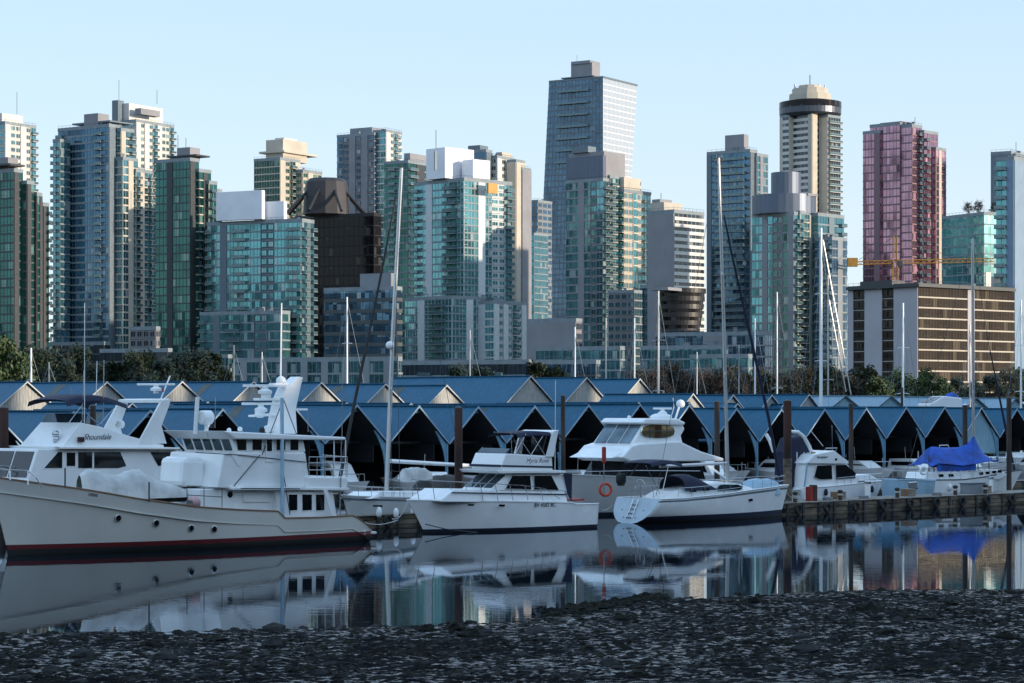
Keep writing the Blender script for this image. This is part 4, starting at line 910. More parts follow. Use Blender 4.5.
    def ports(s, pts, w=None, r=.16, m='winblack'):
        for px, py in pts:
            y = s.hb
            for _ in range(5):
                x, z = s.loc(px, py, y); f = max(0, min(1, x/(s.L+.01))); v = max(0, min(1, z/s.zs(x))); fd = max(0, min(1, (x+s.ovs)/(s.L+s.over+s.ovs)))
                f2 = max(0, min(1, (x-s.over*v*f**4)/s.L)); y = s.bw(f2)+(s.bd(f2)-s.bw(f2))*v**.75
            mb = MB(); mb.lathe([(r*1.25,-.12),(r*1.25,.035),(r*1.05,.045)], (0,0,0), 14, axis='y'); o = mb.build('porthole', M['steel'], s.e)
            mb = MB(); mb.lathe([(r,-.1),(r,.055)], (0,0,0), 14, axis='y'); g_ = mb.build('pane', M[m], o)
            o.location = (x, s.side*y, z); o.rotation_euler = (0, 0, 0 if s.side > 0 else math.pi)
def radar(B, px, py, y, r, bar, parent=None):
    p = B.pt(px, py, y); mb = MB(); mb.lathe([(r*.7,-.25),(r*.75,-.1),(r*.35,0),(r*.35,.12)], p, 12); mb.box((p.x-.12, p.y-.12, p.z-.4), (p.x+.12, p.y+.12, p.z-.2)); o = mb.build('radar', M['white'], parent or B.e)
    d = B.n if True else 0; a = -B.ang+.25; c, s_ = math.cos(a)*bar/2, math.sin(a)*bar/2
    mb = MB(); q = .09; nx, ny = -s_/(bar/2)*q, c/(bar/2)*q
    A = [(p.x-c-nx, p.y-s_-ny, p.z+.1), (p.x+c-nx, p.y+s_-ny, p.z+.1), (p.x+c+nx, p.y+s_+ny, p.z+.1), (p.x-c+nx, p.y-s_+ny, p.z+.1)]
    mb.loft(A, [(x, y_, z+.13) for x, y_, z in A]); mb.build('scanner_bar', M['white'], o, bevel=.03)
def dome(B, px, py, y, r, parent=None, h=.9, name='radar_dome', m='white'):
    p = B.pt(px, py, y); mb = MB(); mb.lathe([(r*.55,-r*h),(r*.95,-r*h*.6),(r,0),(r*.85,r*h*.5),(r*.5,r*h*.85),(.01,r*h)], p, 16); return mb.build(name, M[m], parent or B.e, smooth=True)
def bimini(B, x0, x1, w, z, m='navy', arch=.22, drop=.12, name='bimini', post=None, tilt=0):
    mb = MB(); rows = []
    for i in range(9):
        f = i/8; x = x0+(x1-x0)*f; zz = z+arch*math.sin(math.pi*(.12+.8*f))+tilt*f
        rows.append([(x, w*math.cos(a), zz-drop*(1-math.sin(a))**1.5-(.12 if k in (0, 8) else 0)) for k, a in enumerate([math.pi*j/8 for j in range(9)])])
    mb.grid(rows); mb.grid([[(x, y, z_-.03) for x, y, z_ in r] for r in rows]); c = mb.build(name, M[m], B.e, smooth=True)
    return c

# ---------- the big trawler yacht in front
T = Boat('trawler_yacht', 'big cream-hulled trawler yacht with maroon waterline and radar mast, nearest on the left', 'yacht', (377, 541), (8, 555.5), 2.9, 1)
T.hull([(-9, 474), (0, 478), (40, 484), (77, 489.5), (130, 499), (187, 507), (230, 510), (275.5, 511.5), (277, 518.5), (320, 517.5), (352, 515.5), (356, 517), (366, 524), (377, 532)], 1.1,
       mats=('cream', 'antifoul', 'maroon'), boot=(.28, .5), full=.45, sk=.86, bul=.7, cap='wood', deck='hullgrey')
T.house('deck_house', [(277, 490), (333, 490), (338, 522), (277, 524)], 2.35, 'white', bevel=.06)
for a in ((288.5, 297), (302, 311.5), (315.6, 324)): T.window([(a[0], 494.5), (a[1], 494.5), (a[1], 510), (a[0]+.3, 510.5)], 2.35)
T.house('forward_house', [(200, 489), (277.5, 489), (277.5, 515), (200, 513)], 2.0, 'white')
T.plate('side_panel', [(243, 491.5), (266, 491.5), (270, 502), (243, 502)], 2.02, 'white', .05)
T.house('boat_deck', [(233, 487.2), (349, 487.6), (350, 490.5), (233, 490)], 2.62, 'white', bevel=.03)
T.house('upper_house', [(236, 451.8), (306, 451.8), (311, 487.5), (241, 487.5)], 2.3, 'white', bevel=.12)
T.house('pilothouse', [(231.5, 437.5), (303, 438), (305.8, 452), (236.5, 452)], 2.22, 'white', bevel=.04)
T.front((236.5, 452), (231.5, 437.5), 2.22, 5, 'winblue', v0=.12, v1=.86, gap=.045)
for a in ((237, 246, 1.2), (252.3, 261.3, 0), (276.5, 285, 0), (290.2, 298, 0)): T.window([(a[0]-a[2], 438.8), (a[1], 438.8), (a[1], 450), (a[0]+a[2]*.6, 450)], 2.22, fr=.02)
d = T.plate('door', [(265.5, 438.6), (273.5, 438.6), (273.5, 462), (265.5, 462)], 2.31, 'white', .03); T.plate('pane', [(267, 439.5), (271.8, 439.5), (271.8, 451), (267, 451)], 2.345, 'winblack', .02, parent=d)
T.house('roof', [(224, 431), (262, 433), (346, 437.2), (346, 440.2), (236, 439.2)], 2.66, 'white', bevel=.06)
T.house('upper_bulwark', [(307, 476), (347, 476.5), (349.5, 480), (347, 488), (307, 488)], 2.5, 'white', bevel=.1)
T.house('foredeck_house', [(184, 457), (206, 457), (206, 487), (181, 487)], 1.05, 'white', bevel=.28)
T.plate('portuguese_bridge', [(229, 452.3), (236, 452.3), (241, 466), (238, 466)], 2.32, 'white', .04, both=True)
# front bridge screen sweeping forward under the windows
a = T.poly([(224, 453), (241, 488)], 2.3); mb = MB(); mb.loft([(a[0][0], 2.32, a[0][1]), (a[1][0]+1.5, 2.32, a[1][1]), (a[1][0]-.2, 2.32, a[1][1]), (a[0][0]-1.1, 2.32, a[0][1])], [(a[0][0], -2.32, a[0][1]), (a[1][0]+1.5, -2.32, a[1][1]), (a[1][0]-.2, -2.32, a[1][1]), (a[0][0]-1.1, -2.32, a[0][1])]); mb.build('bridge_screen', M['white'], T.e, bevel=.08, fix=True)
ac = T.plate('aft_wing', [(323, 490), (327, 490), (335, 516), (331, 516)], 2.7, 'white', .05)
# mast and electronics
mt = T.house('radar_mast', [(274.5, 434), (277.5, 415), (281, 400), (286, 388), (299, 376.5), (303.5, 377.5), (301.5, 385), (296, 410), (297.5, 434)], .38, 'white', bevel=.05)
T.house('mast_platform', [(259, 398), (283, 398), (283, 400.5), (259, 400.5)], .25, 'white', parent=mt, bevel=.02); T.house('mast_platform', [(274, 383), (298, 383), (298, 385), (274, 385)], .22, 'white', parent=mt, bevel=.02)
T.house('mast_platform', [(254, 415), (280, 413), (280, 415.5), (254, 417)], .25, 'white', parent=mt, bevel=.02); T.house('mast_arm', [(296, 408.5), (308, 408.5), (308, 410.5), (296, 410.5)], .15, 'white', parent=mt, bevel=.02)
radar(T, 265, 389, 0, .5, 2.3); radar(T, 261, 407, 0, .45, 2.0); dome(T, 266, 395, 0, .27); dome(T, 260, 413, 0, .27); dome(T, 281, 380.5, 0, .26); T.tubes('whip_antenna', [[(280.6, 378, 0), (281.6, 303, 0)]], .05, 'white', r1=.035)
T.tubes('whip_antenna', [[(215, 428, .5), (215.4, 397, .5)]], .018, 'steel'); T.tubes('whip_antenna', [[(342, 438, 1.5), (342.4, 384, 1.5)]], .018, 'steel'); T.tubes('whip_antenna', [[(308.2, 432, 0), (308, 409, 0)]], .015, 'steel')
T.tubes('exhaust_stack', [[(195.2, 434, .6), (197.5, 397, .6)]], .11, 'white', n=10)
p = T.pt(206.5, 417.5, .8); mb = MB(); mb.lathe([(.27,-.32),(.36,-.2),(.36,.28),(.30,.33)], p, 18, axis='x'); mb.tube([p, p-Vector((0,0,.95))], .14, 8, r1=.08); sl_ = mb.build('searchlight', M['white'], T.e)
mb = MB(); mb.lathe([(.30,-.335),(.27,-.36)], p, 18, axis='x'); mb.build('lens', M['winblack'], sl_)
dome(T, 240, 429, .3, .13, name='horn'); dome(T, 229, 430, .8, .12, name='horn'); T.house('deck_light', [(212, 424), (214.5, 424), (214.5, 428), (212, 428)], .1, 'rubber', bevel=.01)
sb = T.house('equipment_box', [(270, 426), (275, 425), (275, 431), (270, 432)], .25, 'white', bevel=.02); dome(T, 262, 430, .3, .16, name='camera_dome', m='rubber')
T.tubes('crane_boom', [[(282.5, 516, 2.75), (281.8, 398, 2.45)]], .10, 'paleblue', n=10); T.tubes('rigging', [[(283, 398, 2.4), (307, 462, 1.5)], [(283, 400, 2.4), (262, 455, 2.3)], [(283, 470, 2.5), (290, 515, 2.6)], [(260, 455, 2.4), (234, 486, 2.4)]], .025, 'frame_d')
T.tubes('grab_rail', [[(195, 452.5, 2.36), (240, 455, 2.36), (306, 462, 2.36)], [(241, 488.2, 2.66), (300, 488.6, 2.66)]], .02, 'rubber')
T.tubes('deck_railing', [[(a_, 477, 2.45), (a_+.2, 457, 2.45)] for a_ in (309, 317, 325, 333, 341, 347)]+[[(309, b_, 2.45), (347, b_, 2.45)] for b_ in (457, 463, 470)]+[[(347, b_, 2.45), (322, b_-2, -2.3)] for b_ in (457, 463, 470)], .022)
T.tubes('deck_railing', [[(a_, 506+(a_-187)*.03, 2.5), (a_, 486+(a_-187)*.05, 2.5)] for a_ in (187, 204, 222)]+[[(187, 486, 2.5), (222, 488, 2.5)], [(187, 495, 2.5), (222, 497, 2.5)]], .02, 'frame_d')
T.tubes('bow_railing', [[(41.5, 487, 2.0), (36, 477, 1.9), (28, 471, 1.6), (10, 470, .9), (-4, 469, .2)], [(28, 485, 1.8), (28, 471, 1.6)], [(10, 480, 1.1), (10, 470, .9)]], .035)
T.tubes('stanchion', [[(65, 487, 2.4), (65, 468, 2.4)]], .04, 'frame_d'); T.tubes('stanchion', [[(149, 502, 2.7), (149, 482, 2.7)]], .04, 'frame_d')
T.tubes('flag_pole', [[(340, 515, 2.6), (341.5, 440, 2.5)]], .03); T.tubes('roof_post', [[(334, 477, 2.45), (334, 440, 2.45)], [(345.5, 477, 2.4), (345.5, 440, 2.4)]], .035, 'white')
dome(T, 194, 502, 2.6, .33, name='fender', m='pinkbuoy') if 'pinkbuoy' in M else None
T.ports([(118, 518), (156, 523), (191, 528), (214, 529)], r=.14); 
T.plate('hawse_plate', [(88, 493), (96, 494), (96, 497), (88, 496)], 2.52, 'steel', .15); T.plate('hawse_plate', [(186, 500), (192, 500.5), (192, 504), (186, 503.5)], 2.9, 'steel', .06)
o = MB(); q0 = T.pt(230, 494.5, 2.0); o.lathe([(.16,0),(.16,.03)], (0,0,0), 14, axis='y'); o = o.build('porthole', M['winblack'], T.e); o.location = q0
st = T.house('swim_step', [(366, 532), (377, 531.5), (377, 534), (366, 534.5)], 2.3, 'cream', bevel=.04)
# covered tender lashed on the foredeck: a thing that rests on it
def blanket(name, label, cat, B, pxs, y0, m, hull=None, w=.8, seed=1, dz=1.0):
    r_ = random.Random(seed); pts = [B.loc(px, pt_, y0) for px, pt_ in pxs]; e = empty(name, B.O+B.h*pts[len(pts)//2][0]+B.n*B.side*y0, B.ang); tag(e, label, cat)
    X0 = pts[len(pts)//2][0]; e.location.z = min(p[1] for p in pts)-dz; zb = e.location.z; rows = []; N_ = 22
    for i in range(N_+1):
        f = i/N_*(len(pts)-1); a = min(int(f), len(pts)-2); g_ = f-a; x = pts[a][0]*(1-g_)+pts[a+1][0]*g_; zt = pts[a][1]*(1-g_)+pts[a+1][1]*g_
        ww = w*min(1, math.sin(math.pi*min(1, (i+.8)/(N_+1.6)))**.45); h_ = max(.15, zt-zb-.25)
        rows.append([(x-X0, ww*math.cos(t_)*(1+.05*r_.random()), .22+h_*max(0, math.sin(t_))**.8*(1-.08*r_.random())) for t_ in [math.pi*k/12 for k in range(13)]])
    mb = MB(); mb.grid(rows); mb.build('cover', M[m], e, smooth=True)
    if hull:
        mb = MB(); mb.grid([[(r0[0][0], r0[0][1]*.97, .24), (r0[0][0]*.97, r0[0][1]*.7, 0), (r0[0][0]*.97, -r0[0][1]*.7, 0), (r0[0][0], -r0[0][1]*.97, .24)] for r0 in rows]); mb.build('hull', M[hull], e)
    return e
blanket('covered_tender', 'tender under a crumpled pale grey cover on the trawler foredeck', 'dinghy', T, [(79, 474), (86, 467.5), (97, 468), (104, 473), (118, 474), (128, 469), (137, 467), (145, 473), (158, 480), (176, 485), (189, 489)], .55, 'sailgrey', 'mudweed', .8, 1, .6)

# ---------- white motor yacht behind the trawler, at the left edge
B = Boat('motor_yacht', 'white flybridge yacht with navy canopy behind the trawler at the left edge', 'yacht', (215, 517), (16, 523.6), 2.5, 1)
B.hull([(-12, 478), (0, 479), (100, 488), (215, 492)], 1.2, mats=('white', 'antifoul', 'navy'), bul=.1)
B.house('deck_house', [(38, 449), (178, 449), (186, 492), (25, 490)], 2.15, 'white', bevel=.05)
B.front((25, 490), (38, 449), 2.15, 2, 'winblack', v0=.3, v1=.93, gap=.04)
B.window([(44, 468), (58, 452), (62, 452), (62, 468)], 2.15); B.window([(66.5, 452.5), (75, 452.5), (75, 466), (66.5, 466)], 2.15); B.window([(78, 452), (92, 452), (92, 468), (78, 468)], 2.15, fr=.02); B.window([(94, 452), (120, 452), (126, 466), (118, 468), (94, 468)], 2.15, fr=.02)
B.window([(150, 452), (180, 452), (178, 462), (158, 466)], 2.15, fr=.01)
B.house('brow', [(58, 446.5), (180, 447.5), (180, 450), (60, 449.5)], 2.5, 'white', bevel=.03); B.tubes('gold_stripe', [[(60, 449, 2.52), (180, 449.6, 2.52)]], .03, 'wood')
B.house('flybridge', [(62, 447), (82, 422.5), (103, 427), (130, 436), (164, 445), (164, 448), (62, 448)], 2.15, 'white', taper=.1, bevel=.06)
B.house('windscreen', [(79, 424), (84, 413.5), (87, 413.5), (86, 424)], 1.9, 'winblue', bevel=.01)
B.tubes('windscreen_frame', [[(80, 424, 1.9), (85, 413.5, 1.85), (85, 413.5, -1.85), (80, 424, -1.9)]]+[[(80, 424, y_), (85, 413.5, y_)] for y_ in (-.9, 0, .9)]+[[(85, 413.5, 1.85), (98, 423, 1.9)]], .03)
B.plate('arch_leg', [(137, 443.5), (160, 401), (169, 399), (168, 404), (160, 426), (165, 443.5)], 2.0, 'white', .16); Bq = B.poly([(137, 443.5), (160, 401), (169, 399), (168, 404), (160, 426), (165, 443.5)], 2.0); mb = MB(); mb.loft([(x, -2.0, z) for x, z in Bq], [(x, -2.16, z) for x, z in Bq]); mb.build('arch_leg', M['white'], B.e, fix=True); B.house('arch_bar', [(160, 399.5), (169, 398.5), (168, 402), (160, 403)], 2.1, 'white', bevel=.04)
radar(B, 156, 387, 0, .5, 2.4); B.tubes('arch_mast', [[(161, 399, -.3), (170, 376, -.6)]], .05, 'white'); B.tubes('flag', [[(163, 388, -.2), (163, 392, -.2)]], .06, 'flag')
cb = bimini(B, B.loc(47, 405, 0)[0], B.loc(108, 403, 0)[0], 2.0, B.loc(100, 403, 0)[1], arch=.6, tilt=-.1, drop=.3)
B.tubes('bimini_frame', [[(68, 424, 1.9), (82, 405, 1.85)], [(84, 424, 1.9), (82, 405, 1.85)], [(82, 410, 1.9), (99, 426, 1.9)], [(100, 424, 1.9), (115, 407, 1.8)], [(82, 423, 1.9), (84, 370, 1.9)]], .022)
B.tubes('whip_antenna', [[(84.5, 440, 2.2), (84.6, 303, 2.2)]], .03, 'white', r1=.015); B.tubes('whip_antenna', [[(103, 425, 1.9), (104, 360, 1.9)]], .028, 'steel'); B.tubes('whip_antenna', [[(96, 405, -1.9), (97, 361, -1.9)]], .025, 'white'); B.tubes('whip_antenna', [[(70, 420, -1.8), (71, 387, -1.8)]], .018, 'steel')
B.text('Shoundale', 97, 437, 2.12, .5); B.plate('speaker', [(77.5, 437), (83, 437), (83, 442), (77.5, 442)], 2.16, 'rust', .15)
for a_, b_ in ((66, 442), (56, 436)):
    q = B.pt(a_, b_, 1.1 if a_ > 50 else -.6); mb = MB(); mb.lathe([(.18,-.35),(.18,-.1),(.08,0)], q, 12); mb.lathe([(.02,-.16),(.2,-.08),(.22,.12),(.03,.16)], q+Vector((0,0,.12)), 14, axis='x'); mb.build('searchlight', M['steel'], B.e, smooth=True)
B.railing(.5, 1.0, .8, 9)
dome(B, 120, 424, .4, .3, name='canister')

# ---------- cruiser in the middle
A = Boat('cabin_cruiser', 'white flybridge cruiser with navy canopy and blue stripe, moored in the middle', 'motorboat', (600.5, 527.5), (424, 532.5), 1.95, 1)
A.hull([(405, 500), (440, 500.6), (500, 501.6), (560, 502.6), (569, 502.8), (573, 504.4), (601, 503.6)], 1.15, mats=('white', 'antifoul', 'navy'), boot=(.06, .18), full=.4, sk=.92, bul=.06, bevel=0)
A.house('cabin_trunk', [(442, 500), (456, 489.5), (566, 490.5), (568, 503), (442, 502)], 1.6, 'white', taper=.2, bevel=.05); A.tubes('blue_stripe', [[(452, 492.6, 1.56), (567, 494.4, 1.56)]], .035, 'navy')
A.house('cabin', [(502.5, 490), (510.5, 473.5), (561, 473), (570, 491)], 1.5, 'white', taper=.1, bevel=.03)
# long raked windscreen sloping down to the foredeck
a0, a1 = A.loc(502.5, 490, 1.5), A.loc(510.5, 473.5, 1.5); mb = MB(); fx = .75
mb.loft([(a0[0]-.1, 1.5, a0[1]), (a0[0]+fx, 1.35, a0[1]), (a1[0]+.05, 1.3, a1[1]), (a1[0]-.3, 1.35, a1[1])], [(a0[0]-.1, -1.5, a0[1]), (a0[0]+fx, -1.35, a0[1]), (a1[0]+.05, -1.3, a1[1]), (a1[0]-.3, -1.35, a1[1])]); mb.build('windscreen_frame', M['white'], A.e, fix=True)
d = Vector((a1[0]+.05-a0[0]-fx, 0, a1[1]-a0[1])); nn = Vector((d.z, 0, -d.x)).normalized()
for u0, u1 in ((.03, .30), (.35, .64), (.69, .97)):
    P = lambda u, v: Vector((a0[0]+fx, 1.33*(1-2*u), a0[1]))+d*v+nn*.01; q = [P(u0,.12), P(u1,.12), P(u1,.9), P(u0,.9)]; mb = MB(); mb.loft(q, [x+nn*.02 for x in q]); mb.build('front_window', M['winblue'], A.e, fix=True)
A.window([(505.5, 488.5), (512.3, 475.6), (530, 475.6), (531, 489.3)], 1.5, fr=.03); A.window([(534, 489.4), (534, 475.6), (551, 475.6), (558.5, 490)], 1.5, fr=.03)
A.house('brow', [(496, 470.2), (566, 470.6), (566, 473.2), (499, 473.4)], 1.75, 'white', bevel=.03)
A.house('flybridge', [(503, 470.5), (501, 466), (506, 453.5), (552, 456), (553, 470.5)], 1.45, 'white', bevel=.06); A.tubes('blue_stripe', [[(502, 465.8, 1.48), (553, 467, 1.48)]], .05, 'navy'); A.house('stripe_front', [(500.2, 464.8), (501.2, 464.8), (501.2, 467.2), (500.2, 467.2)], 1.46, 'navy', bevel=0)
A.house('windscreen', [(505, 454), (510, 448.5), (512, 448.5), (509, 455)], 1.35, 'winblue', bevel=.01)
Aq = A.poly([(545.5, 456.5), (552, 431.5), (557.5, 430), (556, 436), (552.5, 456.5)], 1.45); mb = MB()
for s_ in (1.45, -1.45): mb = MB(); mb.loft([(x, s_, z) for x, z in Aq], [(x, s_*1.08, z) for x, z in Aq]); mb.build('arch_leg', M['white'], A.e, fix=True)
A.house('arch_bar', [(552, 431.5), (557.5, 430), (556.5, 433.5), (551.5, 434.5)], 1.45, 'white', bevel=.03)
A.tubes('bimini_frame', [[(515, 454, 1.4), (526, 434, 1.35)], [(531, 455, 1.4), (516, 432, 1.35)], [(531, 455, 1.4), (544, 434, 1.35)], [(545, 455, 1.4), (531, 433, 1.35)], [(512, 455, 1.35), (511, 432, 1.3)]], .02)
A.tubes('bimini_frame', [[(512, 455, -1.35), (511, 432, -1.3)], [(520, 455, -1.35), (512, 433, -1.3)]], .02)
xa, xb = A.loc(512, 433, 0)[0], A.loc(545, 433, 0)[0]; bimini(A, xa+.7, xb-.1, 1.4, A.loc(530, 434, 0)[1], arch=.2)
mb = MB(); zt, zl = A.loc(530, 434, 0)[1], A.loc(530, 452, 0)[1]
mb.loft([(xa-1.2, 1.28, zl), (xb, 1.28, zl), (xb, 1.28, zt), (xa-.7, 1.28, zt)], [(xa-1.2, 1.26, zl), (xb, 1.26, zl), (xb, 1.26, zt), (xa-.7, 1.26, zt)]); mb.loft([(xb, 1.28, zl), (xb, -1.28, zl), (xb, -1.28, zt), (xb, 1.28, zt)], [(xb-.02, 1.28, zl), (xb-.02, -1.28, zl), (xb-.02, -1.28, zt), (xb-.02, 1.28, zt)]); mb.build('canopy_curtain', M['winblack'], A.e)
A.plate('canvas_curtain', [(563, 473), (571.5, 473.5), (571, 501), (567.5, 494)], 1.5, 'navy', .06)
A.tubes('whip_antenna', [[(555, 470, 1.45), (555.5, 380, 1.45)]], .02, 'white'); A.text('Myria Rose', 537, 460.8, 1.42, .36)
A.tubes('bow_railing', [[(560, 499, 1.8), (545, 488.5, 1.85), (525, 485.5, 1.85), (480, 483, 1.6), (440, 481, 1.0), (412, 479.5, .15)]]+[[(x_+3, 500.5, y_), (x_, z_, y_)] for x_, z_, y_ in ((540, 487.5, 1.85), (525, 485.5, 1.85), (510, 485, 1.8), (495, 484, 1.7), (480, 483, 1.6), (465, 482, 1.4), (450, 481.5, 1.2), (432, 480.7, .8), (416, 479.8, .3))], .022)
A.text('BV 4582 BC', 545, 505, 1.93, .32, 'frame_d', 0, 'hull_number'); A.plate('hull_vent', [(468, 504), (474, 504.2), (473, 506), (468, 505.8)], 1.93, 'winblack', .04); A.plate('hull_vent', [(499, 504.4), (505, 504.6), (504, 506.8), (499, 506.4)], 1.95, 'winblack', .04)
A.house('red_cushion', [(574, 499.5), (584, 498.5), (585, 500.5), (575, 501)], .6, 'redpaint', bevel=.02)
A.tubes('spray_rail', [[(425, 524, .5), (445, 529, 1.2), (480, 533, 1.75)]], .03, 'frame_d')

# ---------- curved white yacht behind
W = Boat('motor_yacht', 'white yacht with an enclosed curved bridge and golden reflection-painted oval window, behind the sloop', 'yacht', (760, 509), (556, 517), 2.4, 1)
W.hull([(545, 474.5), (575, 475), (640, 478), (760, 482)], 1.2, mats=('hullgrey', 'antifoul', 'navy'), bul=.05)
W.house('cabin', [(640, 460), (700, 460), (706, 480), (628, 480)], 2.05, 'winblack', bevel=.03); W.front((628, 480), (640, 460), 2.05, 1, 'winblack')
W.house('bridge_deck', [(622, 457.5), (632, 446), (640, 443.5), (680, 441), (702, 451.5), (724, 458.2), (724, 461), (690, 461.5), (630, 461.5)], 2.1, 'white', bevel=.12)
W.house('enclosed_bridge', [(632, 444.5), (646.5, 421.5), (672, 420.5), (684, 424), (686.5, 429), (682, 436), (684, 446), (634, 447)], 1.75, 'white', taper=.08, bevel=.15)
W.house('hardtop', [(642, 422.5), (646, 418.2), (678, 418.5), (686.5, 422.5), (684, 425.5), (644, 424.5)], 1.85, 'white', bevel=.12)
W.front((632, 444.5), (646.5, 421.5), 1.75, 3, 'winglass', u0=.05, u1=.95, v0=.04, v1=.86, gap=.03) if 'winglass' in M else W.front((632, 444.5), (646.5, 421.5), 1.62, 3, 'winblue', v0=.06, v1=.86, gap=.03)
# raked nose under the windscreen
a = W.loc(632, 444.5, 1.7); b = W.loc(622, 458, 2.0); mb = MB()
mb.loft([(a[0], 1.6, a[1]), (b[0]+.9, 1.9, b[1]), (b[0]-1, 1.9, b[1]), (a[0]-.6, 1.6, a[1])], [(a[0], -1.6, a[1]), (b[0]+.9, -1.9, b[1]), (b[0]-1, -1.9, b[1]), (a[0]-.6, -1.6, a[1])]); mb.build('bridge_nose', M['white'], W.e, bevel=.1, fix=True)
q = [W.loc(640.5+33*(.5-.5*math.cos(math.pi*k/9)), 431.5-(6.8 if k < 10 else 6.2)*math.sin(math.pi*(k/9))**.6*1, 1.68) for k in range(10)]+[W.loc(640.5+33*(.5-.5*math.cos(math.pi*k/9)), 431.5+6.4*math.sin(math.pi*(k/9))**.6, 1.68) for k in range(8, 0, -1)]
mb = MB(); mb.loft([(x, 1.71, z) for x, z in q], [(x, 1.79, z) for x, z in q]); fo = mb.build('oval_window', M['goldreflect'], W.e, fix=True)
W.tubes('window_bar', [[(x_, 425, 1.8), (x_, 438, 1.8)] for x_ in (650, 659, 667)]+[[(646, 431, 1.8), (672, 431, 1.8)]], .025, 'frame_d', parent=fo)
radar(W, 662.5, 411, 0, .42, 1.3); dome(W, 680.5, 403.5, 0, .30); W.tubes('dome_post', [[(675, 420, 0), (679.5, 406, 0)]], .07, 'white'); dome(W, 661, 417, 0, .75, h=.35, name='mast_base'); dome(W, 629, 417, 0, .12, name='horn')
W.tubes('whip_antenna', [[(671.5, 416, 0), (674, 407, 0), (673, 398, 0)]], .03, 'white'); W.tubes('boat_boom', [[(702, 462, 1), (726, 478, 1)]], .08, 'white')
W.tubes('deck_railing', [[(566, 472, 1.2), (640, 470.5, 2.1), (700, 471, 2.2)]]+[[(x_, 478, 1.8), (x_, 471, 1.8)] for x_ in (580, 600, 620, 640, 660)], .022)
W.house('deck_hatch', [(579, 476.3), (588, 476.3), (588, 478), (579, 478)], .4, 'winblack', bevel=.01)

# ---------- the sloop in front
S_ = Boat('sailboat', 'white sloop with an oval pale blue transom and navy dodger, moored at the dock end', 'sailboat', (650, 524.5), (780.5, 516), 1.9, -1)
S_.hull([(655, 499.5), (690, 498), (730, 494), (760, 489.5), (785, 485.5)], .75, mats=('white', 'antifoul', 'navy'), boot=(.14, .42), full=.3, sk=.97, bul=.05, band='frame_g', ov_s=-.95, rnd=True)
# rounded reverse transom with a boarding ladder
pr = []; zs0 = S_.zs(.95); hbd = S_.bd(0)
for k in range(11):
    vt = k/10; z = vt*(zs0+.08)-.08; b = hbd*math.sqrt(max(0, 1-(1-vt)**2.3)); pr.append((.95*max(0, z/zs0)-.03, max(.05, b-.02), z))
loop = [(x, b, z) for x, b, z in pr]+[(x, -b, z) for x, b, z in pr[::-1]]
mb = MB(); mb.loft(loop, [(x-.03, b*.97, z) for x, b, z in loop]); tr_ = mb.build('transom', M['transomblue'], S_.e, fix=True)
mb = MB()
for z_ in (.35, .6, .85, 1.1): mb.tube([(.95*z_/zs0-.12, -.22, z_), (.95*z_/zs0-.12, .22, z_)], .03, 5)
for y_ in (-.22, .22): mb.tube([(.12, y_, .3), (.95*1.3/zs0-.1, y_, 1.45)], .03, 5)
mb.build('boarding_ladder', M['steel'], tr_)
mb = MB()
for y_, z_ in ((-.9,.8),(.9,.8),(-.5,.35),(.5,.35)): mb = MB(); mb.box((.95*z_/zs0-.1, y_-.04, z_-.02), (.95*z_/zs0-.05, y_+.04, z_+.02)); mb.build('transom_fitting', M['frame_d'], tr_)
S_.house('coachroof', [(662, 500), (676, 491), (692, 487.5), (722, 481.5), (745, 484.5), (762, 490.5), (762, 496), (664, 503)], 1.05, 'white', taper=.25, bevel=.1)
S_.plate('long_window', [(716.5, 488.5), (720, 484.8), (737, 484.3), (742.5, 486.5), (740, 490), (718, 490.8)], 1.02, 'winblue', .05)
for c in ((693, 491), (706, 489.5)): S_.plate('cabin_window', [(c[0]-3, c[1]-1), (c[0]+3, c[1]-1.4), (c[0]+3, c[1]+1), (c[0]-3, c[1]+1.5)], 1.08, 'winblack', .05)
S_.plate('hull_window', [(678, 503), (681, 502.2), (685, 502.2), (687, 503.5), (685, 505.4), (680, 505.6)], 1.72, 'winblack', .06); S_.plate('hull_window', [(747, 499), (751, 498.6), (752, 500.5), (748, 501.5)], 1.38, 'winblack', .12)
ms = S_.tubes('mast', [[(727.8, 484, 0), (724, 330, 0), (718.6, 158, 0)]], .125, 'alu', n=10, r1=.09)
S_.tubes('masthead', [[(714.5, 158.5, 0), (722, 158, 0)], [(716, 158, 0), (715.5, 154, 0)], [(720, 158, 0), (722, 162, 0)]], .05, 'frame_d', parent=ms); S_.tubes('spreader', [[(722.2, 275, -1.1), (722.2, 272, 0), (722.2, 275, 1.1)], [(725, 375, -1.2), (725, 372, 0), (725, 375, 1.2)]], .04, 'alu', parent=ms)
S_.tubes('furled_genoa', [[(780, 480, 0), (768, 415, 0), (750, 335, 0), (732, 255, 0), (724, 215, 0)]], .11, 'navy', n=8, r1=.055); S_.tubes('forestay', [[(782, 486, 0), (719, 172, 0)]], .018, 'frame_d')
S_.tubes('shroud', [[(724, 494, s_*1.5), (725, 375, s_*1.2), (722.2, 275, s_*1.1), (719, 175, 0)] for s_ in (1, -1)]+[[(656, 496, 0), (718.6, 160, 0)]], .015, 'frame_d')
S_.tubes('boom', [[(727, 463, 0), (660, 466.5, 0)]], .10, 'alu', n=8); S_.tubes('whip_antenna', [[(742, 492, 1.4), (742, 462, 1.4)]], .025)
x0, x1 = S_.loc(650, 465, 0)[0], S_.loc(688, 465, 0)[0]; bimini(S_, S_.loc(637, 465, 0)[0], S_.loc(668, 465, 0)[0], 1.25, S_.loc(650, 464, 0)[1], arch=.28)
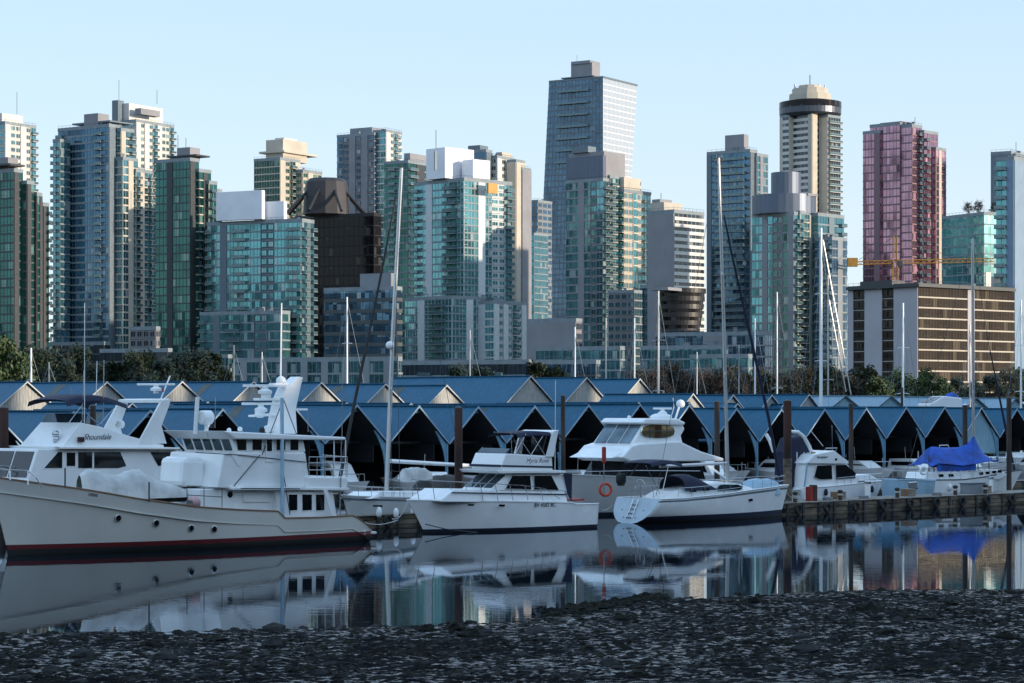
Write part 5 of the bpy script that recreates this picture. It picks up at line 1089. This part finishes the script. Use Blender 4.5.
# dodger
p0, p1, p2 = S_.loc(672, 492, 0), S_.loc(680, 474, 0), S_.loc(704, 487, 0); mb = MB(); rows = []
for f in range(6):
    g_ = f/5; x = p0[0]+(p2[0]-p0[0])*g_; zt = [p1[1]-.1, p1[1], p1[1]-.02, p1[1]-.22, p1[1]-.5, p2[1]][f]; rows.append([(x, 1.1*math.cos(a), p2[1]-.15+(zt-p2[1]+.15)*math.sin(a)**.6) for a in [math.pi*k/10 for k in range(11)]])
mb.grid(rows); mb.build('dodger', M['navy'], S_.e, smooth=True)
S_.tubes('bimini_frame', [[(660, 494, y_), (646, 466, y_)] for y_ in (1.2, -1.2)]+[[(662, 494, y_), (668, 467, y_)] for y_ in (1.2, -1.2)], .022)
S_.tubes('stern_railing', [[(654, 498, 1.45), (652, 484, 1.45), (640, 484, 0), (631, 484, -1.45), (631, 498, -1.45)], [(654, 491, 1.45), (631, 491, -1.45)], [(645, 498, .5), (644, 484, .5)]], .022)
S_.railing(.12, .97, .62, 10, mid=True, r=.016); p = S_.pt(640, 486, 0); mb = MB()
for k in range(12): a, b = k*math.pi/6, (k+1)*math.pi/6; mb.tube([(p.x, p.y+.4*math.cos(a), p.z+.4*math.sin(a)), (p.x, p.y+.4*math.cos(b), p.z+.4*math.sin(b))], .025, 5)
mb.tube([p, p-Vector((-.1,0,.7))], .08, 8); mb.build('steering_wheel', M['steel'], S_.e)
S_.text('Pacific Star', 627, 505, 1.0, .01) if False else None
c_ = S_.text('OCEANIS', 768, 497, .8, .01) if False else None
mb = MB(); tk = blanket('inflatable_dinghy', 'pale blue-grey inflatable dinghy upside down on the sloop foredeck', 'dinghy', S_, [(742, 482), (750, 478), (762, 477.5), (772, 478.5), (778, 482)], .1, 'paleblue', None, .6)
# stern clutter
mb = MB(); p = S_.pt(621, 480, -1.5); mb.lathe([(.2,-.35),(.32,-.1),(.32,.25),(.2,.4)], p, 12); mb.build('outboard_cover', M['rubber'], S_.e, smooth=True)
# ring buoy hanging at the stern: a thing held by the yacht
def lifering(px, py, Y, r=.36):
    P = at(px, py, Y); mb = MB(); ring = []
    for i in range(18):
        A_ = i*2*math.pi/18; ring.append([((r+.09*math.cos(q*math.pi/4))*math.cos(A_), .09*math.sin(q*math.pi/4), (r+.09*math.cos(q*math.pi/4))*math.sin(A_)) for q in range(8)])
    ring.append(ring[0]); mb.grid(ring, 0, True); o = mb.build('life_ring', M['lifering'], None, smooth=True); o.location = P; o.rotation_euler.z = .3; return o
tag(lifering(605.5, 489.5, 138.2), 'orange life ring hanging at the sloop stern', 'life ring')
mb = MB(); mb.tube([(0,0,-.9),(0,0,2.0)], .03, 6); mb.lathe([(.1,1.0),(.13,1.1),(.13,1.95),(.06,2.0)], (0,0,0), 10, mi=1); o = mb.build('danbuoy_pole', [M['steel'], M['redpaint']], None); o.location = at(604, 480, 138.0); tag(o, 'red-topped marker pole standing above the life ring', 'marker pole')

# ---------- sloop behind the trawler stern
Z = Boat('sailboat', 'grey-white sloop with tall leaning mast and black furled sail, behind the trawler stern', 'sailboat', (470, 519), (350, 528), 1.8, 1)
Z.hull([(338, 494), (360, 496.5), (400, 498), (470, 499)], 1.0, mats=('hullgrey', 'antifoul', 'navy'), full=.35, sk=.8, bul=.05, band='frame_g')
Z.house('coachroof', [(372, 499), (384, 491.5), (440, 491), (452, 499)], 1.1, 'white', taper=.2, bevel=.08)
zm = Z.tubes('mast', [[(386.5, 492, 0), (393, 330, 0), (401.5, 168, 0)]], .14, 'alu', n=10, r1=.10); Z.tubes('masthead', [[(385, 168, 0), (405, 167.5, 0)], [(401, 168, 0), (401, 163, 0)]], .035, 'frame_d', parent=zm)
Z.tubes('spreader', [[(390.5, 390, -1.2), (390.8, 387, 0), (390.5, 390, 1.2)], [(396, 275, -1), (396, 272, 0), (396, 275, 1)]], .04, 'alu', parent=zm); dome(Z, 390, 345, 0, .26, name='radar_dome', parent=zm)
Z.tubes('furled_genoa', [[(340, 478, 0), (355, 400, 0), (375, 305, 0), (396, 198, 0)]], .115, 'rubber', n=8, r1=.06)
Z.tubes('shroud', [[(392, 497, s_*1.6), (390.5, 390, s_*1.2), (396, 275, s_*1), (401, 175, 0)] for s_ in (1, -1)]+[[(468, 498, 0), (401.5, 168, 0)], [(400, 497, 1.6), (396, 275, 1.0)]], .015, 'frame_d')
Z.tubes('boom', [[(390, 461, 0), (475, 466, 0)]], .12, 'white', n=8); Z.railing(.35, .98, .6, 9, mid=True, r=.018)
for c_ in ((379, 512), (396, 513), (413, 511)): dome(Z, c_[0], c_[1], 1.95, .17, name='fender', h=1.8)
Z.plate('hull_window', [(373, 505), (381, 505.2), (381, 507), (373, 506.8)], 1.75, 'winblack', .1); Z.text('FERRO', 347, 500, .9, .3, 'frame_d', 0)
blanket('sail_cover', 'crumpled white sail cover bundled beside the leaning mast', 'sail cover', Z, [(398, 480), (403, 468), (412, 466), (424, 467), (431, 472)], .3, 'sailgrey', None, .3, 4, .3)
blanket('black_boat_cover', 'low black boat cover behind the middle cruiser bow', 'boat cover', Z, [(410, 492), (425, 474), (450, 473), (480, 478), (492, 490)], -2.5, 'rubber', None, 1.0, 5)

# ---------- small cabin cruiser on the right
C = Boat('cabin_cruiser', 'small white cabin cruiser behind the timber dock beside the rusty piling', 'motorboat', (806, 506), (874, 503), 1.45, -1)
C.hull([(801, 488), (830, 486.5), (860, 483.5), (885, 480.5)], .9, mats=('white', 'antifoul', 'navy'), full=.4, bul=.05)
C.house('cabin', [(805, 489), (806, 470), (808, 462), (835, 462), (849, 464), (857, 476), (860, 486), (830, 488)], 1.2, 'white', taper=.1, bevel=.08)
C.window([(814, 477), (817, 465.5), (831.5, 465), (832, 479), (820, 479.5)], 1.2, 'winblack', fr=.02); C.window([(836, 479), (835.5, 465), (846, 464.8), (855.5, 473), (855, 478)], 1.2, 'winblack', fr=.02)
C.house('cabin_roof', [(806, 463.5), (814.5, 454.5), (834.5, 450.5), (849, 462), (848, 464)], 1.3, 'white', bevel=.05); C.house('foredeck_trunk', [(850, 482), (857, 475), (872, 474.5), (880, 480)], .9, 'white', taper=.2, bevel=.1)
C.text('Sandpiper', 822, 457, 1.3, .25); C.plate('roof_light', [(835, 458.3), (837, 458.3), (837, 460.3), (835, 460.3)], 1.31, 'winblack', .03); C.tubes('whip_antenna', [[(832.5, 455, 0), (832, 425, 0)]], .02); C.railing(.35, .98, .55, 8, r=.018)
C.plate('stern_curtain', [(805, 487), (803.5, 487), (806.5, 462), (808, 462)], 1.25, 'paleblue', .04)
# white pipe arch and navy canvas of the boat behind it
G_ = Boat('motorboat', 'boat under navy canvas with a white curved davit behind the rusty piling', 'motorboat', (770, 507), (830, 503), 1.5, -1)
G_.hull([(765, 492), (800, 490), (840, 487)], .6, mats=('hullgrey', 'antifoul', 'navy')); G_.house('canvas_enclosure', [(788, 490), (789, 452), (794, 438), (806, 434), (813, 445), (814, 490)], .7, 'navy', bevel=.2)
G_.tubes('davit', [[(790, 431.5, 1.45), (798, 432, 1.45), (804, 437, 1.45), (809, 446, 1.45), (813, 455, 1.45)]], .13, 'white', n=10); G_.tubes('davit', [[(766, 434, .6), (770, 441, .8), (774, 452, 1)]], .14, 'white', n=10); G_.plate('bracket', [(811, 452), (815, 452), (815, 456), (811, 456)], 1.5, 'yellow', .08)
G_.tubes('boom_stay', [[(810, 430, 0), (823, 446, 0)], [(785, 428, 0), (797, 447, 0)]], .03, 'alu'); G_.tubes('canvas_zip', [[(797, 466, 1.42), (797, 452, 1.42)], [(803, 466, 1.42), (804, 452, 1.42)]], .03, 'white')

# ---------- ketch with the blue tarp
Kc = Boat('sailboat', 'white ketch with a row of small cabin windows under a bright blue tarp', 'sailboat', (912, 502), (1008, 498), 1.7, -1)
Kc.hull([(899, 478.5), (938, 480), (965, 479.5), (990, 476.5), (1020, 470)], 1.5, mats=('white', 'antifoul', 'navy'), full=.3, sk=.7, bul=.15, ov_s=1.0, cap='frame_d')
Kc.house('cabin', [(925, 480), (927, 472.5), (1000, 469.5), (1008, 475), (1000, 480)], 1.15, 'white', bevel=.08)
for a_, b_ in ((941, 475.5), (951, 475.3)): Kc.window([(a_-2.8, b_-1.3), (a_+2, b_-1.5), (a_+2.8, b_+1.3), (a_-2.5, b_+1.5)], 1.15, fr=.01)
for a_, b_ in ((981, 473.5), (987.5, 472.8), (994, 472), (999.5, 471.3)): Kc.window([(a_-2, b_-1.2), (a_+2, b_-1.4), (a_+2, b_+1.2), (a_-2, b_+1.2)], 1.15, fr=.01)
km = Kc.tubes('mast', [[(973.5, 475, 0), (973, 350, 0), (972.5, 238, 0)]], .11, 'alu', n=8); Kc.tubes('masthead', [[(970, 238, 0), (976, 238, 0)]], .04, 'frame_d', parent=km); Kc.tubes('spreader', [[(973, 393, -1.2), (973, 391, 0), (973, 393, 1.2)]], .04, 'alu', parent=km)
Kc.tubes('furled_jib', [[(1014, 470, 0), (1000, 400, 0), (990, 350, 0)]], .12, 'navy', n=6, r1=.04); Kc.tubes('shroud', [[(973, 478, 1.4), (973, 393, 1.2), (972.5, 242, 0)], [(990, 352, 0), (972.5, 240, 0)], [(905, 478, 0), (972.5, 240, 0)]], .016, 'frame_d')
Kc.railing(.05, .97, .6, 12, r=.018); lr_ = lifering(923.5, 470.5, Kc.O.y-1.0, .26); lr_.data.materials[0] = M['white']; tag(lr_, 'small white ring buoy on the ketch stern rail', 'life ring')
Kc.tubes('mizzen_gallows', [[(929, 475, .5), (929, 455, .5)], [(934, 475, .3), (934, 452, .3)], [(978, 472, .3), (978, 452, .3)], [(989, 474, .2), (989, 458, .2)], [(978, 458, .3), (992, 458, .3)]], .04, 'frame_d')
Kc.plate('hull_window', [(964, 484), (968, 484), (968, 486), (964, 486)], 1.6, 'winblack', .08)
# tarp draped over the boom
tp = empty('blue_tarp', Kc.O+Kc.h*Kc.loc(960, 460, 0)[0], Kc.ang); tp.location.z = 2.0; tag(tp, 'bright blue tarp peaked up to the mast over the white ketch', 'tarp')
x_of = lambda px: Kc.loc(px, 460, 0)[0]-Kc.loc(960, 460, 0)[0]
rid = [(926, 462), (931, 446), (945, 447), (960, 446.5), (968, 443), (974, 434.5), (979, 446), (983, 454), (988, 460)]
low = [(920, 466), (926, 463), (940, 464), (951, 465), (960, 464), (968, 463), (975, 461), (982, 460.5), (988, 460.3)]
rows = []
for (a, b), (c, d) in zip(rid, low):
    zr_, zl_ = Kc.loc(a, b, 0)[1]-2, Kc.loc(c, d, 1.2)[1]-2; r_ = []
    for k in range(13):
        v = abs(k-6)/6; sg = 1 if k > 6 else -1; y = sg*1.35*v
        r_.append((x_of(a)*(1-v)+x_of(c)*v+.06*math.sin(k*2.1+a), y, zr_+(zl_-zr_)*v**1.25-.10*math.sin(math.pi*v)+.05*math.sin(a*1.7+k)))
    rows.append(r_)
mb = MB(); mb.grid(rows); mb.grid([[(x, y*.98, z-.03) for x, y, z in r_] for r_ in rows]); mb.build('canopy', M['tarp'], tp, smooth=True)
mb = MB(); zz = Kc.loc(940, 470, 1.1)[1]-2; zy = Kc.loc(940, 464, 1.1)[1]-2
mb.grid([[(x_of(px), -1.2, z+.04*math.sin(px)) for px in range(926, 968, 3)] for z in (zz-.1, (zz+zy)/2, zy)]); mb.build('side_skirt', M['tarp'], tp, smooth=True)
# pale blue skiff hull on the dock edge beside the ketch stern
sk = Boat('skiff', 'pale blue skiff lying against the dock under the ketch stern', 'dinghy', (898, 505.5), (933, 503), .7, -1)
sk.hull([(897, 479.5), (933, 480.5)], .3, mats=('paleblue', 'paleblue', 'paleblue'), full=.7, sk=1, bul=.1); sk.house('outboard', [(908, 482), (917, 481), (919, 489), (910, 490)], .75, 'steel', bevel=.08)

# ---------- things on the dock
def on_dock(x, y, build, name, label, cat, group=None, z=.80):
    P = DR.matrix_basis @ Vector((x, y, z)); e = empty(name, P, DR.rotation_euler.z); tag(e, label, cat, group); build(e); return e
bpy.context.view_layer.update()
def dx(px): # distance along the dock for a pixel column
    a = DR.location; d = Vector((math.cos(DR.rotation_euler.z), math.sin(DR.rotation_euler.z), 0)); k = px-512; return (k*a.y-F*a.x)/(F*d.x-k*d.y)
def pedestal(e):
    mb = MB(); mb.box((-.12,-.12,0), (.12,.12,.95)); mb.build('post', M['white'], e, bevel=.03); mb = MB(); mb.box((-.17,-.15,.95), (.17,.15,1.15)); mb.build('lamp_head', M['steel'], e, bevel=.04)
for i, (px, yy) in enumerate(((886, 1.5), (893, 2.2), (789, 2.0), (1012, 1.8))): on_dock(dx(px), yy, pedestal, 'power_pedestal', 'white power pedestal on the timber dock '+['beyond the cabin cruiser bow', 'right next to the skiff', 'beside the rusty piling', 'near the right edge'][i], 'pedestal', 'dock pedestals')
def redbox(e):
    mb = MB(); mb.box((-.35,-.2,0), (-.02,.2,.95)); mb.build('cabinet', M['redpaint'], e, bevel=.02); mb = MB(); mb.box((.02,-.2,0), (.4,.2,1.05)); mb.build('cabinet', M['rust'], e, bevel=.02)
on_dock(dx(822), .9, redbox, 'fire_cabinet', 'red fire hose cabinet on the timber dock beside the cabin cruiser', 'cabinet')
def bollard(e):
    mb = MB(); mb.lathe([(.14,0),(.14,.5),(.2,.55),(.18,.65),(.02,.7)], (0,0,0), 12); mb.build('post', M['pilewood'], e)
    mb = MB(); mb.lathe([(.16,.3),(.19,.34),(.19,.4),(.16,.44)], (0,0,0), 12); mb.build('rope', M['conc_b'], e)
for i, px in enumerate((800, 845, 902, 960, 990)): on_dock(dx(px), .4, bollard, 'bollard', 'short dark mooring bollard with rope on the timber dock, '+['nearest the piling','before the cabin cruiser bow','left of the skiff','under the ketch cabin','second from the right'][i], 'bollard', 'dock bollards')
def bin_(e):
    mb = MB(); mb.lathe([(.28,0),(.32,.8),(.36,.85),(.34,.95),(.05,1.1)], (0,0,0), 14); mb.build('barrel', M['frame_d'], e); mb = MB(); mb.lathe([(.37,.8),(.37,.86)], (0,0,0), 14); mb.build('rim', M['steel'], e)
on_dock(dx(795), 1.2, bin_, 'dock_barrel', 'dark covered barrel at the dock end by the piling', 'barrel')
def greybox(e):
    mb = MB(); mb.box((-1.0,-.4,0), (1.0,.4,.7)); mb.build('box', M['conc_g'], e, bevel=.03); mb = MB(); mb.box((-1.05,-.45,.7), (1.05,.45,.78)); mb.build('lid', M['frame_g'], e, bevel=.02)
on_dock(dx(988), 1.3, greybox, 'dock_box', 'grey-green storage box on the timber dock below the ketch cabin', 'storage box')

# ---------- masts of the boats further in: each a small sailboat behind the sheds
def yachtlet(L, wd=1.4):
    e = {}
    mb = MB(); rows = []
    for i in range(13):
        f = i/12; b = wd*math.sin(math.pi*min(1, .22+.78*f))**.7 if f < 1 else .02; z = 1.0+.3*f*f
        rows.append([(f*L-L*.45, b, z), (f*L*.97-L*.45, b*.8, 0), (f*L*.97-L*.45, -b*.8, 0), (f*L-L*.45, -b, z), (f*L-L*.45, b, z)])
    mb.grid(rows); mb.add([rows[0][0], rows[0][1], rows[0][2], rows[0][3]], [(0,1,2,3)]); e['hull'] = mb.mesh('hull', M['white'])
    mb = MB(); mb.box((-L*.2,-.8,1.0), (L*.2,.8,1.55)); e['cabin'] = mb.mesh('cabin', M['white']); return e
YL = yachtlet(10)
def masted(px, top, Y, r, label, m='alu', stays=((-4.4, 0), (5, 0)), lean=0, boom=True, rz=None, spr=1, extra=None):
    P = Vector(((px-512)*Y/F, Y, 0)); e = empty('sailboat', P, R(RA) if rz is None else rz); tag(e, label, 'sailboat', 'sailboats whose masts rise behind the boathouses'); h = zof(top, Y)
    for k, me in YL.items(): put(k, me, e)
    mb = MB(); lx = lean*Y/F; dx_, dy_ = lx*math.cos(e.rotation_euler.z), -lx*math.sin(e.rotation_euler.z); mb.tube([(0,0,1.2), (dx_, dy_, h)], r, 8, r1=r*.75); mk = mb.build('mast', M[m], e)
    mb = MB()
    for k in range(spr): z = h*(.45+.28*k); mb.tube([(0,-.9,z-.1), (0,0,z), (0,.9,z-.1)], .035, 4)
    if spr: mb.build('spreader', M[m], mk)
    mb = MB()
    for a, b in stays: mb.tube([(a,b,1.2), (dx_, dy_, h-.3)], .022, 3)
    for sg in (1, -1): mb.tube([(0,sg*1.3,1.1), (0,sg*.9,h*.45), (dx_, dy_, h-.5)], .018, 3)
    mb.build('rigging', M['frame_g'], e)
    if boom: mb = MB(); mb.tube([(0,0,2.3), (-3.6,0,2.4)], .12, 6); mb.build('boom', M['white'], e)
    return e
ml = [(31, 348, 285, .16, 'short grey mast in front of the left trees'), (49, 362, 300, .09, 'very thin mast just right of the short grey mast'), (347, 297, 270, .12, 'pale mast with slanting stays in front of the dark blue glass building'),
      (234, 345, 290, .10, 'short pale mast below the white-box block'), (262, 352, 300, .08, 'thinnest short mast left of the trawler radar antenna'), (470, 330, 285, .10, 'slim mast in front of the teal tower foot'), (575, 327, 280, .11, 'slim mast under the concrete-topped tower'),
      (606, 318, 290, .10, 'slim mast with many stays right of the concrete-topped tower corner'), (634.5, 318, 280, .11, 'bright mast left of the round brown building'), (658.5, 291, 250, .13, 'tall pale mast in front of the round brown building'),
      (755, 318, 285, .11, 'pale mast at the foot of the drum tower, left one'), (777, 292, 275, .12, 'pale mast in front of the drum tower with a lumpy foot'), (821, 228, 262, .20, 'thickest white mast in front of the drum tower wing'),
      (828, 275, 280, .10, 'grey mast close right of the thickest white mast'), (903, 303, 270, .15, 'white mast before the blank grey hotel wall'), (739, 345, 285, .07, 'hair-thin mast just right of the foreground mast'), (1021, 300, 275, .14, 'mast cut by the right edge'),
      (970, 325, 262, .10, 'shorter mast just left of the ketch mast'), (697, 352, 300, .07, 'hair-thin short mast among the reddish trees')]
masts = []
for i, (px, top, Y, r, lb) in enumerate(ml):
    e = masted(px, top, Y, r, lb, m='alu' if i % 2 else 'white', spr=2 if r > .11 else 1, rz=R(RA+(180 if i % 3 == 0 else 0)), stays=((-4.4, 0), (4.9, 0), (1.0, .5)) if i != 12 else ((-4.4, 0), (5.2, 0))); masts.append(e)
for a, b, c, d in ((823, 240, 851, 395), (829, 300, 846, 392)):
    P_ = masts[12]; q0 = at(a, b, 262)-P_.location; q1 = at(c, d, 262)-P_.location; rm = Matrix.Rotation(-P_.rotation_euler.z, 3, 'Z'); mb = MB(); mb.tube([rm @ q0, rm @ q1], .07, 5); mb.build('stay', M['alu'], P_)
# white lumpy furler beside one mast
# boats lying inside and before the sheds
def little(kind):
    out = {}; mb = MB(); rows = []
    for i in range(13):
        f = i/12; b = 1.3*(1-max(0, (f-.45)/.55)**2.4) if f < 1 else .02; z = .85+.35*f*f
        rows.append([(f*8-4+.5*f**4, b, z), (f*7.4-4, b*.82, 0), (f*7.4-4, -b*.82, 0), (f*8-4+.5*f**4, -b, z), (f*8-4+.5*f**4, b, z)])
    mb.grid(rows); mb.add([rows[0][0], rows[0][1], rows[0][2], rows[0][3]], [(0,1,2,3)]); out['hull'] = mb.mesh('hull', M['white'])
    mb = MB(); hgt = (2.0, 2.5, 1.7)[kind]; q = [(-2.2, .95), (2.2, .95), (1.2, hgt-.2), (.8, hgt), (-1.9, hgt)]; mb.loft([(x, 1.0, z) for x, z in q], [(x, -1.0, z) for x, z in q]); out['cabin'] = mb.mesh('cabin', M['white'])
    mb = MB(); q = [(-1.7, 1.3), (1.5, 1.3), (1.0, hgt-.3), (-1.6, hgt-.3)]
    for sg in (1, -1): mb.loft([(x, sg*1.01, z) for x, z in q], [(x, sg*1.04, z) for x, z in q])
    out['window'] = mb.mesh('window', M['winblack'])
    mb = MB(); 
    if kind == 1: mb.tube([(-1.8,1,hgt),(-2.2,.9,hgt+.9),(-2.2,-.9,hgt+.9),(-1.8,-1,hgt)], .07, 6)
    else: mb.tube([(-.5,0,hgt),(-.6,0,hgt+1.3)], .04, 5)
    mb.tube([(3.9,0,1.2),(3.9,0,1.7),(2.2,.9,1.65),(2.2,.9,1.0)], .025, 4); mb.tube([(3.9,0,1.7),(2.2,-.9,1.65),(2.2,-.9,1.0)], .025, 4); out['railing'] = mb.mesh('railing', M['steel']); return out
LB = [little(0), little(1), little(2)]
P0 = at(476, HZ, 189); P0.z = 0
lab = {-3: 'behind the trawler upper deck', -2: 'left of the leaning mast', -1: 'right of the leaning mast', 0: 'behind the rust-brown piling', 1: 'behind the middle cruiser canopy', 2: 'left of the curved yacht', 4: 'left of the foreground mast', 5: 'right of the foreground mast',
       6: 'at the rusty piling', 7: 'behind the cabin cruiser', 8: 'above the cabin cruiser bow', 9: 'left of the ketch stern', 10: 'under the blue tarp', 11: 'behind the ketch mast', 12: 'above the ketch bow', 13: 'at the right edge'}
r_ = random.Random(9)
for n, lb in lab.items():
    P = P0+RU*(n*6.5+r_.uniform(-.5,.2))+RV*r_.uniform(-3.5, 3.5); e = empty('moored_boat', P, R(RA+90)+(math.pi if r_.random() < .7 else 0)+r_.uniform(-.05,.05)); e.scale = (r_.uniform(.9,1.15),)*3
    for k, me in LB[(n*7) % 3].items(): put(k, me, e)
    tag(e, 'small white boat in the open boathouse '+lb, 'motorboat', 'small boats in the boathouses')
# boat with a blue cover over the grey roofs' waterway
Hb = Boat('motorboat', 'boat with a sloping white windscreen between the grey roofs on the right', 'motorboat', (925, 470), (965, 469), 1.6, -1)
Hb.hull([(922, 458), (970, 456)], .6); Hb.house('cabin', [(930, 404), (944, 396), (962, 398), (962, 458), (928, 458)], 1.2, 'white', bevel=.1); Hb.front((930, 404), (944, 396), 1.2, 2, 'winblue', fx=-1)
blanket('blue_boat_cover', 'small bright blue boat cover showing above the grey roofs', 'boat cover', Hb, [(944, 396), (948, 392.5), (954, 391.8), (958, 395)], 0, 'tarp', None, .5, 8)

# mooring lines, each tied to its own boat
def line(B, a, b, sag=.35):
    p, q = B.pt(*a), B.pt(*b); mb = MB(); mb.tube([p+(q-p)*k/8+Vector((0, 0, -sag*math.sin(math.pi*k/8))) for k in range(9)], .022, 4); mb.build('mooring_line', M['sailgrey'], B.e)
line(T, (350, 516, 2.3), (398, 520, -1.0)); line(A, (408, 501, .3), (392, 519, .2)); line(A, (596, 504, -1.5), (612, 505, -3.0)); line(S_, (783, 487, .1), (800, 497, .3)); line(C, (880, 482, .2), (893, 491, .4)); line(Kc, (905, 480, 1.2), (900, 492, 2.0))
for c_ in ((872, 489), (826, 492)): dome(C, c_[0], c_[1], 1.5, .14, name='fender', h=1.8, m='navy')
for c_ in ((670, 503), (700, 501)): S_.tubes('seam_line', [[(c_[0], 499, 1.86), (c_[0]+.3, 503, 1.86)]], .008, 'frame_g')
for c_ in ((950, 487), (985, 486)): dome(Kc, c_[0], c_[1], 1.75, .14, name='fender', h=1.8)
# hose coils and crates along the dock
def coil(e):
    for k in range(4):
        mb = MB(); mb.tube([(.33*math.cos(a*math.pi/8), .33*math.sin(a*math.pi/8), .04+k*.05) for a in range(17)], .03, 5); mb.build('hose_loop', M['conc_m'], e)
for i, px in enumerate((836, 872, 945)): on_dock(dx(px), .7, coil, 'hose_coil', 'coiled grey hose on the timber dock '+['under the cabin cruiser windows', 'by the cabin cruiser bow', 'under the left end of the tarp'][i], 'hose', 'hose coils')
def crate(e):
    mb = MB(); mb.box((-.45,-.3,0), (.45,.3,.5)); mb.build('crate_body', M['wood'], e, bevel=.02); mb = MB()
    for k in range(3): mb.box((-.47,-.32,.04+k*.17), (.47,-.30,.15+k*.17))
    mb.build('slats', M['dockdeck'], e)
for i, px in enumerate((857, 927, 1003)): on_dock(dx(px), 1.6, crate, 'crate', 'wooden crate on the timber dock '+['below the cabin cruiser foredeck', 'right of the skiff', 'below the ketch bow'][i], 'crate', 'crates on the dock')
